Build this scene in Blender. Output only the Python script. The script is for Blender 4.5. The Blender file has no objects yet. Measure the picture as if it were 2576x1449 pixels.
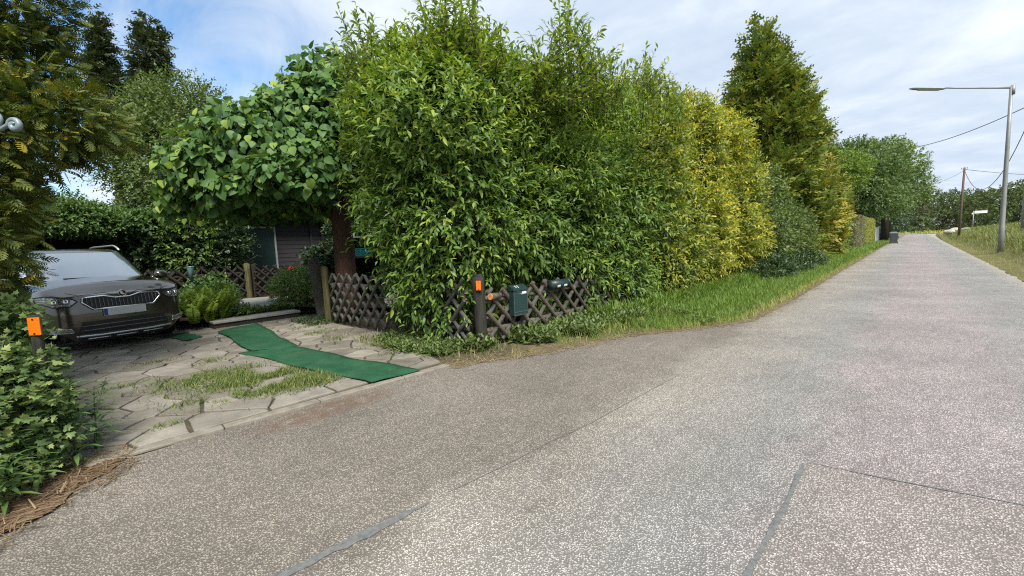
import bpy, bmesh, math, random
import numpy as np
from mathutils import Vector, Matrix
random.seed(7)
RNG = np.random.default_rng(7)
scene = bpy.context.scene
COL = scene.collection
PI = math.pi
rad = math.radians

# ------------------------------------------------------------------ camera
# world frame: Y runs along the lane, X across it (garden side negative), Z up
CAM_H = 1.36
YAW, PITCH, ROLL = rad(43.3), rad(5.6), rad(2.46)
cam = bpy.data.cameras.new("camera")
cam.sensor_width = 36.0
cam.lens = 36.0 * 1081.0 / 2576.0
cam.clip_start = 0.05
cam.clip_end = 3000
co = bpy.data.objects.new("camera", cam)
COL.objects.link(co)
fwd = Vector((-math.sin(YAW) * math.cos(PITCH), math.cos(YAW) * math.cos(PITCH), -math.sin(PITCH)))
right = Vector((math.cos(YAW), math.sin(YAW), 0))
up = right.cross(fwd)
r2 = right * math.cos(ROLL) - up * math.sin(ROLL)
u2 = right * math.sin(ROLL) + up * math.cos(ROLL)
m = Matrix((r2, u2, -fwd)).transposed().to_4x4()
m.translation = Vector((0, 0, CAM_H))
co.matrix_world = m
scene.camera = co

# ------------------------------------------------------------------ world, sun, exposure
SUN_EL, SUN_AZ = rad(52), rad(120)       # azimuth measured clockwise from +Y
w = bpy.data.worlds.new("World")
scene.world = w
w.use_nodes = True
nt = w.node_tree
for nd in list(nt.nodes):
    nt.nodes.remove(nd)


class NT:
    """short helper around a node tree"""
    def __init__(s, tree):
        s.t = tree

    def n(s, typ, ins=None, **kw):
        nd = s.t.nodes.new(typ)
        for k, v in kw.items():
            setattr(nd, k, v)
        for k, v in (ins or {}).items():
            sock = nd.inputs[k]
            if isinstance(v, bpy.types.NodeSocket):
                s.t.links.new(v, sock)
            else:
                sock.default_value = v
        return nd

    def math(s, op, a, b=0.0, c=None, clamp=False):
        ins = {0: a, 1: b}
        if c is not None:
            ins[2] = c
        return s.n('ShaderNodeMath', ins, operation=op, use_clamp=clamp).outputs[0]

    def noise(s, vec, scale, detail=4, rough=0.55, dist=0.0):
        return s.n('ShaderNodeTexNoise', {'Vector': vec, 'Scale': scale, 'Detail': detail, 'Roughness': rough, 'Distortion': dist}).outputs[0]

    def ramp(s, fac, stops, interp='LINEAR'):
        nd = s.n('ShaderNodeValToRGB', {0: fac})
        cr = nd.color_ramp
        cr.interpolation = interp
        while len(cr.elements) > 1:
            cr.elements.remove(cr.elements[-1])
        for i, (p, c) in enumerate(stops):
            e = cr.elements[0] if i == 0 else cr.elements.new(p)
            e.position = p
            c = (c, c, c) if isinstance(c, (int, float)) else c
            e.color = (*c, 1)
        return nd.outputs[0]

    def mix(s, fac, a, b, mode='MIX'):
        nd = s.n('ShaderNodeMix', data_type='RGBA', blend_type=mode)
        for i, v in ((0, fac), (6, a), (7, b)):
            if isinstance(v, bpy.types.NodeSocket):
                s.t.links.new(v, nd.inputs[i])
            else:
                nd.inputs[i].default_value = v if i == 0 else ((*v, 1) if len(v) == 3 else v)
        return nd.outputs[2]

    def smooth(s, v, a, b):
        return s.n('ShaderNodeMapRange', {0: v, 1: a, 2: b, 3: 0.0, 4: 1.0}, interpolation_type='SMOOTHSTEP').outputs[0]

    def mapping(s, vec, scale=(1, 1, 1), rot=(0, 0, 0), loc=(0, 0, 0)):
        return s.n('ShaderNodeMapping', {'Vector': vec, 'Scale': scale, 'Rotation': rot, 'Location': loc}).outputs[0]


N = NT(nt)
sky = N.n('ShaderNodeTexSky', sky_type='NISHITA', sun_disc=False, sun_elevation=SUN_EL, sun_rotation=SUN_AZ,
          air_density=1.0, dust_density=0.6, ozone_density=1.6)
tc = N.n('ShaderNodeTexCoord').outputs['Generated']
sep = N.n('ShaderNodeSeparateXYZ', {0: tc})
zc = N.math('MAXIMUM', sep.outputs[2], 0.03)
zz = N.math('ADD', zc, 0.12)
px = N.math('DIVIDE', sep.outputs[0], zz)
py = N.math('DIVIDE', sep.outputs[1], zz)
plane = N.n('ShaderNodeCombineXYZ', {0: px, 1: py, 2: 0.0}).outputs[0]      # a cloud layer seen in perspective
streak = N.mapping(plane, scale=(0.45, 1.5, 1), rot=(0, 0, rad(28)))
n1 = N.noise(streak, 1.1, 7, 0.6, 0.9)
n2 = N.noise(plane, 0.55, 5, 0.5, 0.4)
n3 = N.noise(N.mapping(plane, loc=(3.1, 1.7, 0)), 1.7, 6, 0.6, 0.3)
# the overcast sheet thins out towards the garden side (-X), where blue shows
dotl = N.math('ADD', N.math('MULTIPLY', sep.outputs[0], -0.99), N.math('MULTIPLY', sep.outputs[1], 0.12))
thin = N.smooth(dotl, 0.62, 0.93)
thick = N.math('SUBTRACT', 1.0, thin)
cov = N.math('ADD', N.math('MULTIPLY', n1, 0.75), N.math('MULTIPLY', n2, 0.45))
cov = N.math('SUBTRACT', cov, N.math('MULTIPLY', thin, 0.13))
cov = N.math('ADD', cov, N.math('MULTIPLY', thick, 0.55))
cov = N.math('ADD', cov, N.math('MULTIPLY', N.smooth(sep.outputs[2], 0.42, 0.02), 0.22))
cov = N.smooth(cov, 0.45, 0.76)
cloudcol = N.ramp(N.math('ADD', N.math('ADD', N.math('MULTIPLY', n3, 0.5), N.math('MULTIPLY', n2, 0.35)), N.math('MULTIPLY', n1, 0.15)),
                  [(0.36, (3.7, 4.5, 5.6)), (0.50, (4.7, 5.4, 6.4)), (0.64, (6.5, 7.0, 7.5))])
skyc = N.mix(1.0, sky.outputs[0], (0.98, 1.34, 1.52), 'MULTIPLY')
colr = N.mix(cov, skyc, cloudcol)
bg = N.n('ShaderNodeBackground', {'Color': colr, 'Strength': 0.082})
out = N.n('ShaderNodeOutputWorld', {0: bg.outputs[0]})

sl = bpy.data.lights.new("sun", 'SUN')
sl.energy = 3.4
sl.angle = rad(24)
sl.color = (1.0, 0.95, 0.87)
so = bpy.data.objects.new("sun", sl)
COL.objects.link(so)
sd = Vector((math.sin(SUN_AZ) * math.cos(SUN_EL), math.cos(SUN_AZ) * math.cos(SUN_EL), math.sin(SUN_EL)))
so.rotation_euler = sd.to_track_quat('Z', 'Y').to_euler()
so.location = sd * 60

scene.view_settings.view_transform = 'Standard'
scene.view_settings.look = 'None'
scene.view_settings.gamma = 1
scene.view_settings.exposure = 0.9
scene.render.engine = 'CYCLES'
scene.cycles.max_bounces = 6
scene.cycles.diffuse_bounces = 3
scene.cycles.transmission_bounces = 4
scene.cycles.use_denoising = False
scene.cycles.pixel_filter_type = 'BLACKMAN_HARRIS'
scene.cycles.filter_width = 1.15
scene.cycles.sample_clamp_indirect = 4.0


# ------------------------------------------------------------------ materials
def new_mat(name):
    mt = bpy.data.materials.new(name)
    mt.use_nodes = True
    t = mt.node_tree
    for nd in list(t.nodes):
        t.nodes.remove(nd)
    return mt, NT(t)


def finish(mt, q, shader):
    q.n('ShaderNodeOutputMaterial', {0: shader})
    return mt


def simple(name, c, rough=0.6, metal=0.0, var=0.25, scale=6.0, bump=0.0, coat=0.0, spec=0.5, stretch=(1, 1, 1)):
    mt, q = new_mat(name)
    oc = q.n('ShaderNodeTexCoord').outputs['Object']
    v = q.mapping(oc, scale=stretch)
    nz = q.noise(v, scale, 6, 0.65)
    lo = tuple(x * (1 - var) for x in c)
    hi = tuple(min(1, x * (1 + var)) for x in c)
    col = q.ramp(nz, [(0.3, lo), (0.7, hi)])
    ins = {'Base Color': col, 'Roughness': rough, 'Metallic': metal, 'Coat Weight': coat, 'Coat Roughness': 0.05, 'Specular IOR Level': spec}
    if bump:
        ins['Normal'] = q.n('ShaderNodeBump', {'Height': nz, 'Strength': bump, 'Distance': 0.02}).outputs[0]
    return finish(mt, q, q.n('ShaderNodeBsdfPrincipled', ins).outputs[0])


def leaf_mat(name, cols, rough=0.45, trans=0.3, spec=0.4, patch=0.0, patchcol=None, pscale=0.9):
    """cols: colours picked per leaf; patch: share of the plant whose leaf colour differs by noise"""
    mt, q = new_mat(name)
    a = q.n('ShaderNodeAttribute', attribute_name='rnd')
    st = [(i / (len(cols) - 1), tuple(min(0.9, x * 1.5) for x in c)) for i, c in enumerate(cols)]
    col = q.ramp(a.outputs['Fac'], st)
    if patch:
        oc = q.n('ShaderNodeTexCoord').outputs['Object']
        nz = q.noise(oc, pscale, 4, 0.6)
        f = q.smooth(nz, 0.62 - 0.3 * patch, 0.80 - 0.3 * patch)
        col = q.mix(q.math('MULTIPLY', f, 0.85), col, patchcol)
    b = q.n('ShaderNodeBsdfPrincipled', {'Base Color': col, 'Roughness': rough, 'Specular IOR Level': spec}).outputs[0]
    tcol = q.mix(1.0, col, (1.25, 1.25, 0.55), 'MULTIPLY')
    tr = q.n('ShaderNodeBsdfTranslucent', {'Color': tcol}).outputs[0]
    mx = q.n('ShaderNodeMixShader', {0: trans, 1: b, 2: tr}).outputs[0]
    return finish(mt, q, mx)


def bark_mat(name, c, scale=9, stretch=(4, 4, 0.7), bump=0.8):
    return simple(name, c, 0.9, 0, 0.45, scale, bump, spec=0.2, stretch=stretch)


# ------------------------------------------------------------------ mesh helpers
def obj_np(name, V, F, mat, parent=None, attr=None, smooth=True):
    """V (n,3); F (m,k) index array or list of such arrays; attr: per-vertex float 'rnd'"""
    Fs = F if isinstance(F, (list, tuple)) else [F]
    me = bpy.data.meshes.new(name)
    V = np.asarray(V, dtype=np.float32)
    me.vertices.add(len(V))
    me.vertices.foreach_set('co', V.ravel())
    li = np.concatenate([np.asarray(f, dtype=np.int32).ravel() for f in Fs])
    cnt = np.concatenate([np.full(len(f), f.shape[1], dtype=np.int32) for f in Fs])
    me.loops.add(len(li))
    me.loops.foreach_set('vertex_index', li)
    me.polygons.add(len(cnt))
    st = np.zeros(len(cnt), dtype=np.int32)
    st[1:] = np.cumsum(cnt)[:-1]
    me.polygons.foreach_set('loop_start', st)
    me.polygons.foreach_set('loop_total', cnt)
    me.polygons.foreach_set('use_smooth', np.full(len(cnt), smooth))
    me.update(calc_edges=True)
    if attr is not None:
        at = me.attributes.new('rnd', 'FLOAT', 'POINT')
        at.data.foreach_set('value', np.asarray(attr, dtype=np.float32))
    me.materials.append(mat)
    o = bpy.data.objects.new(name, me)
    COL.objects.link(o)
    if parent:
        o.parent = parent
        o.matrix_parent_inverse = parent_inv(parent)
    return o


def world_of(o):
    M = Matrix.Translation(o.location) @ o.rotation_euler.to_matrix().to_4x4()
    return M if o.parent is None else world_of(o.parent) @ o.matrix_parent_inverse @ M


def parent_inv(p):
    return world_of(p).inverted()


def tag(o, label, cat, group=None, kind=None):
    if label:
        o['label'] = label
    if cat:
        o['category'] = cat
    if group:
        o['group'] = group
    if kind:
        o['kind'] = kind
    return o


def thing(name, label, cat, loc=(0, 0, 0), group=None):
    o = bpy.data.objects.new(name, None)
    o.empty_display_size = 0.2
    COL.objects.link(o)
    o.location = loc
    return tag(o, label, cat, group)


def obj_bm(name, bm, mat, parent=None, smooth=False, local=False):
    me = bpy.data.meshes.new(name)
    bm.normal_update()
    bm.to_mesh(me)
    bm.free()
    if smooth:
        me.polygons.foreach_set('use_smooth', np.ones(len(me.polygons), dtype=bool))
    me.materials.append(mat)
    o = bpy.data.objects.new(name, me)
    COL.objects.link(o)
    if parent:
        o.parent = parent
        if not local:
            o.matrix_parent_inverse = parent_inv(parent)
    return o


def add_box(bm, c, s, rz=0.0, bevel=0.0, R=None):
    v = bmesh.ops.create_cube(bm, size=1.0)['verts']
    M = Matrix.Translation(c) @ (R.to_4x4() if R else Matrix.Rotation(rz, 4, 'Z')) @ Matrix.Diagonal((*s, 1))
    bmesh.ops.transform(bm, matrix=M, verts=v)
    if bevel:
        es = list({e for x in v for e in x.link_edges})
        bmesh.ops.bevel(bm, geom=es, offset=bevel, segments=2, profile=0.5, affect='EDGES')


def add_tube(bm, pts, r, seg=8, cap=True):
    """tube along points; r a number or one per point"""
    pts = [Vector(p) for p in pts]
    rs = r if isinstance(r, (list, tuple)) else [r] * len(pts)
    rings = []
    ref = None
    for i, p in enumerate(pts):
        d = (pts[min(i + 1, len(pts) - 1)] - pts[max(i - 1, 0)]).normalized()
        if ref is None:
            ref = Vector((0, 0, 1)) if abs(d.z) < 0.9 else Vector((1, 0, 0))
        a = (ref - d * ref.dot(d)).normalized()
        ref = a
        b = d.cross(a)
        rings.append([bm.verts.new(p + (a * math.cos(t) + b * math.sin(t)) * rs[i]) for t in [2 * PI * k / seg for k in range(seg)]])
    for i in range(len(rings) - 1):
        for k in range(seg):
            bm.faces.new((rings[i][k], rings[i][(k + 1) % seg], rings[i + 1][(k + 1) % seg], rings[i + 1][k]))
    if cap:
        bm.faces.new(list(reversed(rings[0])))
        bm.faces.new(rings[-1])


def add_halfround(bm, a, b, width, nrm):
    """half-round wooden slat from a to b with its round face towards nrm"""
    a, b, nrm = Vector(a), Vector(b), Vector(nrm).normalized()
    d = (b - a).normalized()
    s = d.cross(nrm)
    prof = [(math.cos(t) * width / 2, math.sin(t) * width * 0.5) for t in [PI * k / 6 for k in range(7)]]
    R = [[bm.verts.new(p + s * x + nrm * y) for x, y in prof] for p in (a, b)]
    n_ = len(prof)
    for k in range(n_):
        bm.faces.new((R[0][k], R[0][(k + 1) % n_], R[1][(k + 1) % n_], R[1][k]))
    bm.faces.new(list(reversed(R[0])))
    bm.faces.new(R[1])


def add_poly(bm, pts, h=None):
    """flat polygon, extruded downward/along vector h if given"""
    vs = [bm.verts.new(p) for p in pts]
    f = bm.faces.new(vs)
    if h is not None:
        r = bmesh.ops.extrude_face_region(bm, geom=[f])
        bmesh.ops.translate(bm, vec=Vector(h), verts=[x for x in r['geom'] if isinstance(x, bmesh.types.BMVert)])
    return f


# ---- leaf templates: x across, y along the leaf, z its upper side; unit length
def tmpl_grid(prof, droop=0.25, fold=0.25):
    """prof: half-width at positions along the leaf (first and last are points)"""
    V, Fq, Ft = [], [], []
    n_ = len(prof)
    for i, (y, wd) in enumerate(prof):
        z = -droop * y * y
        V.append((0, y, z))
        V.append((-wd, y, z + fold * wd))
        V.append((wd, y, z + fold * wd))
    for i in range(n_ - 1):
        a, b = 3 * i, 3 * (i + 1)
        Fq.append((a, b, b + 1, a + 1))
        Fq.append((a, a + 2, b + 2, b))
    return np.array(V), np.array(Fq)


LANCE = tmpl_grid([(0, 0.01), (0.3, 0.17), (0.62, 0.16), (1, 0.01)], 0.35, 0.35)
LANCE_FAR = (np.array([(0, 0, 0), (0.16, 0.45, 0.04), (0, 1, -0.15), (-0.16, 0.45, 0.04)]), np.array([(0, 1, 2, 3)]))
ROUND = tmpl_grid([(0, 0.06), (0.14, 0.34), (0.42, 0.43), (0.75, 0.26), (1, 0.01)], 0.3, 0.18)
OVAL = (np.array([(0, 0, 0), (0.26, 0.3, 0.06), (0.22, 0.7, 0.02), (0, 1, -0.12), (-0.22, 0.7, 0.02), (-0.26, 0.3, 0.06)]),
        np.array([(0, 1, 2, 3), (0, 3, 4, 5)]))
_iv = [(0, 0.0), (0.30, -0.08), (0.52, 0.12), (0.30, 0.30), (0.42, 0.62), (0.17, 0.58), (0, 1.0)]
_iv = _iv + [(-x, y) for x, y in reversed(_iv[1:-1])]
IVY = (np.array([(0, 0.32, 0.05)] + [(x, y, -0.10 * (abs(x) + y * 0.4)) for x, y in _iv]),
       np.array([(0, i + 1, (i + 1) % len(_iv) + 1) for i in range(len(_iv))]))


def tmpl_spray(k=7, wide=0.5, ang=0.95, thin=0.024):
    """flat feathery conifer spray"""
    V, Fq = [], []
    def sliver(p, q, wd, z):
        p, q = np.array(p), np.array(q)
        d = (q - p) / np.linalg.norm(q - p)
        s = np.array([d[1], -d[0]]) * wd
        mid = p * 0.55 + q * 0.45
        b = len(V)
        V.extend([(p[0], p[1], z), (mid[0] + s[0], mid[1] + s[1], z - 0.02), (q[0], q[1], z - 0.10 * abs(q[0])), (mid[0] - s[0], mid[1] - s[1], z + 0.02)])
        Fq.append((b, b + 1, b + 2, b + 3))
    sliver((0, 0), (0, 1), thin * 0.9, 0)
    for i in range(k):
        y = 0.08 + 0.8 * i / (k - 1)
        L = wide * (1 - 0.75 * abs(y - 0.3)) * (1.0 if i < k - 1 else 0.6)
        for s in (-1, 1):
            yy = y + (0.04 if s > 0 else 0)
            sliver((0, yy), (s * L * math.sin(ang), yy + L * math.cos(ang)), thin, 0.0)
    return np.array(V), np.array(Fq)


SPRAY = tmpl_spray(5, 0.46, 0.68, 0.05)
SPRAY_FAR = tmpl_spray(3, 0.55, 0.7, 0.085)
BLADE = (np.array([(-0.03, 0, 0), (0.03, 0, 0), (0.022, 0.5, 0.06), (-0.022, 0.5, 0.06), (0, 1, 0.28)]), None)


def unit(a):
    return a / np.maximum(np.linalg.norm(a, axis=-1, keepdims=True), 1e-9)


def scatter(T, pos, ydir, zhint, size, rnd):
    """copies of template T; ydir = leaf axis, zhint = rough upper side"""
    TV, TF = T
    y = unit(ydir)
    x = unit(np.cross(y, zhint))
    z = np.cross(x, y)
    size = np.broadcast_to(size, (len(pos),))[:, None, None]
    V = pos[:, None, :] + size * (TV[None, :, 0:1] * x[:, None, :] + TV[None, :, 1:2] * y[:, None, :] + TV[None, :, 2:3] * z[:, None, :])
    k = len(TV)
    F = (TF[None] + (np.arange(len(pos)) * k)[:, None, None]).reshape(-1, TF.shape[1])
    return V.reshape(-1, 3), F, np.repeat(rnd, k)


def rdir(n, rng=RNG):
    return unit(rng.normal(size=(n, 3)))


def vnoise(P, s, seed=0):
    """cheap smooth value from sums of sines, about -1..1"""
    r = np.random.default_rng(seed + 991)
    o = np.zeros(len(P))
    for k in range(5):
        f = unit(r.normal(size=3)) * s * (0.7 + 0.5 * k)
        o += np.sin(P @ f + r.uniform(0, 6.28)) / (1 + 0.4 * k)
    return o / 2.6


def shell_points(ells, n, depth=0.35, zmin=None, rng=RNG, rough=0.18, seed=0, low=-1.0):
    """points near the outer surface of a union of ellipsoids + outward directions"""
    E = np.array(ells, dtype=float)
    area = (E[:, 3] * E[:, 4] + E[:, 4] * E[:, 5] + E[:, 3] * E[:, 5])
    P, D = [], []
    got = 0
    while got < n:
        mcount = int((n - got) * 2.2) + 200
        i = rng.choice(len(E), mcount, p=area / area.sum())
        d = rdir(mcount, rng)
        keep = d[:, 2] > low
        i, d = i[keep], d[keep]
        rr = 1 - depth * rng.beta(0.9, 2.4, len(i))
        p = E[i, :3] + d * E[i, 3:] * rr[:, None]
        nrm = unit(d / E[i, 3:])
        p = p + nrm * (vnoise(p, 2.2, seed) * rough)[:, None]
        q = np.ones(len(p)) * 9
        for j in range(len(E)):                         # drop what lies deep inside another lobe
            f = np.linalg.norm((p - E[j, :3]) / E[j, 3:], axis=1)
            f[i == j] = 9
            q = np.minimum(q, f)
        ok = q > (1 - depth * 0.9)
        if zmin is not None:
            ok &= p[:, 2] > zmin
        P.append(p[ok]); D.append(nrm[ok])
        got += ok.sum()
    return np.concatenate(P)[:n], np.concatenate(D)[:n]


def twigs(P, D, per, tl, leaf, T, droop=0.3, upw=0.35, spread=0.9, rng=RNG, szvar=0.3, hang=0.0):
    """leafy twigs that start near P and grow along D; returns mesh arrays"""
    n = len(P)
    td = unit(D + rng.normal(size=(n, 3)) * 0.35 + np.array([0, 0, upw]))
    L = tl * rng.uniform(0.6, 1.35, n)
    t = (np.arange(per) + 0.5) / per
    a = rdir(n, rng)
    s1 = unit(np.cross(td, a)); s2 = np.cross(td, s1)
    pos = P[:, None, :] + td[:, None, :] * (L[:, None] * t[None])[:, :, None]
    pos[:, :, 2] -= (droop * L[:, None] * (t[None] ** 2))
    ph = (np.arange(per) * 2.4)[None] + rng.uniform(0, 6.28, (n, 1))
    side = np.cos(ph)[:, :, None] * s1[:, None, :] + np.sin(ph)[:, :, None] * s2[:, None, :]
    ld = td[:, None, :] * (0.55 + 0.9 * t[None, :, None]) + side * spread + rng.normal(size=(n, per, 3)) * 0.22
    ld[:, :, 2] -= hang
    zh = np.array([0, 0, 1.0]) + 0.55 * D[:, None, :] + 0.35 * rng.normal(size=(n, per, 3))
    sz = leaf * (1 - 0.35 * t[None] ** 2) * rng.uniform(1 - szvar, 1 + szvar, (n, per))
    tone = np.clip(0.5 + 0.18 * rng.normal(size=(n, 1)) + 0.22 * (t[None] - 0.5) + 0.15 * rng.normal(size=(n, per)), 0, 1)
    return scatter(T, pos.reshape(-1, 3), ld.reshape(-1, 3), zh.reshape(-1, 3), sz.ravel(), tone.ravel())


def join(parts):
    Vs, Fs, As = [], [], []
    o = 0
    for V, F, A in parts:
        Vs.append(V); Fs.append(F + o); As.append(A)
        o += len(V)
    return np.concatenate(Vs), np.concatenate(Fs) if len({f.shape[1] for f in Fs}) == 1 else Fs, np.concatenate(As)


def branch_bm(base, tips, r0, bm=None, rng=RNG, wob=0.15):
    bm = bm or bmesh.new()
    b = Vector(base)
    for t in tips:
        t = Vector(t)
        k = 5
        pts, rs = [], []
        for i in range(k + 1):
            f = i / k
            p = b.lerp(t, f) + Vector(rng.normal(size=3) * wob * math.sin(f * PI))
            pts.append(p); rs.append(max(0.006, r0 * (1 - 0.85 * f)))
        add_tube(bm, pts, rs, 6)
    return bm


# ------------------------------------------------------------------ setting materials
def asphalt():
    mt, q = new_mat('asphalt')
    oc = q.n('ShaderNodeTexCoord').outputs['Object']
    sx = q.n('ShaderNodeSeparateXYZ', {0: oc})
    wob = q.math('MULTIPLY', q.math('SUBTRACT', q.noise(oc, 1.3, 6, 0.6), 0.5), 1.1)
    X = q.math('ADD', sx.outputs[0], wob)
    vor = q.n('ShaderNodeTexVoronoi', {'Vector': oc, 'Scale': 112.0, 'Randomness': 1.0})
    vor2 = q.n('ShaderNodeTexVoronoi', {'Vector': oc, 'Scale': 85.0, 'Randomness': 1.0})
    cell = q.n('ShaderNodeSeparateColor', {0: vor.outputs['Color']}).outputs[0]
    cell2 = q.n('ShaderNodeSeparateColor', {0: vor2.outputs['Color']}).outputs[1]
    edge = q.smooth(vor.outputs['Distance'], 0.30, 0.62)
    cmb = q.math('ADD', q.math('MULTIPLY', cell, 0.6), q.math('MULTIPLY', cell2, 0.4))
    chip = q.ramp(cmb, [(0.10, (0.52, 0.52, 0.54)), (0.40, (0.90, 0.90, 0.91)), (0.66, (1.10, 1.09, 1.08)), (0.90, (1.48, 1.45, 1.39))])
    lane = q.ramp(q.math('ADD', q.math('MULTIPLY', X, 0.2), 0.5),
                  [(0.00, (0.301, 0.270, 0.229)), (0.12, (0.307, 0.276, 0.235)), (0.165, (0.417, 0.385, 0.335)), (0.26, (0.419, 0.396, 0.362)),
                   (0.36, (0.386, 0.380, 0.360)), (0.45, (0.433, 0.388, 0.380)), (0.60, (0.438, 0.394, 0.388)), (0.72, (0.377, 0.374, 0.357)), (1.0, (0.391, 0.383, 0.362))])
    big = q.ramp(q.noise(oc, 0.7, 6, 0.62), [(0.3, 0.78), (0.7, 1.14)])
    mid = q.ramp(q.noise(q.mapping(oc, scale=(3, 1, 1)), 3.5, 5, 0.65), [(0.3, 0.88), (0.7, 1.1)])
    tex = q.mix(1.0, lane, chip, 'MULTIPLY')
    tex = q.mix(edge, tex, q.mix(1.0, lane, (0.42, 0.41, 0.40), 'MULTIPLY'))
    tex = q.mix(1.0, q.mix(1.0, tex, big, 'MULTIPLY'), mid, 'MULTIPLY')
    tr = q.math('MULTIPLY', q.math('GREATER_THAN', sx.outputs[0], -0.44), q.math('LESS_THAN', q.math('SUBTRACT', sx.outputs[1], q.math('MULTIPLY', sx.outputs[0], 0.17)), 3.02))
    tex = q.mix(q.math('MULTIPLY', tr, 0.55), tex, q.mix(1.0, tex, (0.93, 0.92, 0.86), 'MULTIPLY'))
    stn = q.smooth(q.noise(q.mapping(oc, loc=(1, 4, 0)), 5.5, 3, 0.5), 0.69, 0.74)
    tex = q.mix(q.math('MULTIPLY', stn, 0.38), tex, (0.11, 0.10, 0.095))
    wt = q.smooth(q.math('ABSOLUTE', q.math('SUBTRACT', q.math('ABSOLUTE', X), 0.85)), 0.42, 0.05)
    tex = q.mix(q.math('MULTIPLY', wt, 0.10), tex, (0.20, 0.20, 0.19))
    grime = q.smooth(q.noise(q.mapping(oc, loc=(7, 3, 0)), 1.9, 7, 0.7), 0.55, 0.75)
    tex = q.mix(q.math('MULTIPLY', grime, 0.30), tex, (0.16, 0.15, 0.13))
    fleck = q.smooth(q.noise(oc, 23, 2, 0.5), 0.70, 0.76)
    tex = q.mix(q.math('MULTIPLY', fleck, 0.6), tex, (0.10, 0.095, 0.09))
    # dried mud and rust coloured dust by the driveway edge
    dx = q.math('ADD', sx.outputs[0], 3.72)
    dy = q.math('SUBTRACT', sx.outputs[1], 1.55)
    dd = q.math('ADD', q.math('MULTIPLY', q.math('MULTIPLY', dx, dx), 14.0), q.math('MULTIPLY', q.math('MULTIPLY', dy, dy), 1.6))
    spot = q.math('MULTIPLY', q.smooth(dd, 1.0, 0.1), q.smooth(q.noise(oc, 9, 5), 0.35, 0.6))
    tex = q.mix(q.math('MULTIPLY', spot, 0.7), tex, (0.14, 0.085, 0.055))
    # dusty shoulders
    sh = q.smooth(sx.outputs[0], 1.55, 1.95)
    tex = q.mix(q.math('MULTIPLY', sh, 0.6), tex, (0.36, 0.32, 0.27))
    hgt = q.math('SUBTRACT', q.math('MULTIPLY', cmb, 0.6), edge)
    bp = q.n('ShaderNodeBump', {'Height': hgt, 'Strength': 0.6, 'Distance': 0.006}).outputs[0]
    b = q.n('ShaderNodeBsdfPrincipled', {'Base Color': tex, 'Roughness': 0.9, 'Normal': bp, 'Specular IOR Level': 0.25}).outputs[0]
    return finish(mt, q, b)


def soil_mat(name, c1, c2, c3, scale=5):
    mt, q = new_mat(name)
    oc = q.n('ShaderNodeTexCoord').outputs['Object']
    a = q.noise(oc, scale, 8, 0.7)
    f = q.noise(oc, scale * 14, 4, 0.7)
    col = q.ramp(q.math('ADD', q.math('MULTIPLY', a, 0.6), q.math('MULTIPLY', f, 0.4)), [(0.32, c1), (0.5, c2), (0.68, c3)])
    bp = q.n('ShaderNodeBump', {'Height': f, 'Strength': 0.6, 'Distance': 0.03}).outputs[0]
    return finish(mt, q, q.n('ShaderNodeBsdfPrincipled', {'Base Color': col, 'Roughness': 0.95, 'Normal': bp, 'Specular IOR Level': 0.15}).outputs[0])


M_ASPHALT = asphalt()
M_GROUND = soil_mat('grass_ground', (0.035, 0.05, 0.016), (0.075, 0.095, 0.03), (0.14, 0.14, 0.06), 0.6)
M_BANK = soil_mat('bank_ground', (0.05, 0.065, 0.02), (0.13, 0.125, 0.05), (0.24, 0.20, 0.10), 0.8)
M_FIELD = soil_mat('dry_field', (0.16, 0.19, 0.05), (0.26, 0.26, 0.09), (0.36, 0.31, 0.14), 0.15)
M_SOIL = soil_mat('soil', (0.025, 0.018, 0.012), (0.06, 0.043, 0.03), (0.12, 0.09, 0.06), 4)
M_LITTER = soil_mat('needle_litter', (0.07, 0.04, 0.022), (0.16, 0.10, 0.06), (0.30, 0.21, 0.13), 5)
M_JOINT = soil_mat('joint_earth', (0.05, 0.042, 0.028), (0.09, 0.075, 0.05), (0.14, 0.12, 0.085), 6)
M_DRY = soil_mat('dry_verge', (0.07, 0.058, 0.032), (0.14, 0.115, 0.066), (0.24, 0.195, 0.12), 4)


def slab_mat():
    mt, q = new_mat('paving_slabs')
    oc = q.n('ShaderNodeTexCoord').outputs['Object']
    a = q.n('ShaderNodeAttribute', attribute_name='rnd').outputs['Fac']
    base = q.ramp(a, [(0, (0.17, 0.155, 0.125)), (0.4, (0.215, 0.195, 0.16)), (0.7, (0.245, 0.225, 0.19)), (1, (0.29, 0.265, 0.225))])
    nz = q.noise(oc, 3.5, 8, 0.7)
    fz = q.noise(oc, 60, 4, 0.7)
    g = q.ramp(nz, [(0.3, 0.62), (0.7, 1.15)])
    g2 = q.ramp(fz, [(0.3, 0.85), (0.7, 1.12)])
    col = q.mix(1.0, q.mix(1.0, base, g, 'MULTIPLY'), g2, 'MULTIPLY')
    moss = q.smooth(q.noise(q.mapping(oc, loc=(5, 2, 0)), 1.6, 6, 0.65), 0.56, 0.74)
    col = q.mix(q.math('MULTIPLY', moss, 0.55), col, (0.085, 0.095, 0.045))
    bp = q.n('ShaderNodeBump', {'Height': q.math('ADD', nz, q.math('MULTIPLY', fz, 0.4)), 'Strength': 0.4, 'Distance': 0.012}).outputs[0]
    return finish(mt, q, q.n('ShaderNodeBsdfPrincipled', {'Base Color': col, 'Roughness': 0.85, 'Normal': bp, 'Specular IOR Level': 0.25}).outputs[0])


M_SLAB = slab_mat()
M_CONC = simple('concrete', (0.215, 0.195, 0.16), 0.9, 0, 0.3, 9, 0.3, spec=0.2)
M_STEP = simple('step_stone', (0.25, 0.25, 0.235), 0.85, 0, 0.2, 7, 0.2, spec=0.2)
M_BITUMEN = simple('bitumen_seam', (0.13, 0.132, 0.13), 0.8, 0, 0.35, 30, 0.3)

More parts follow.
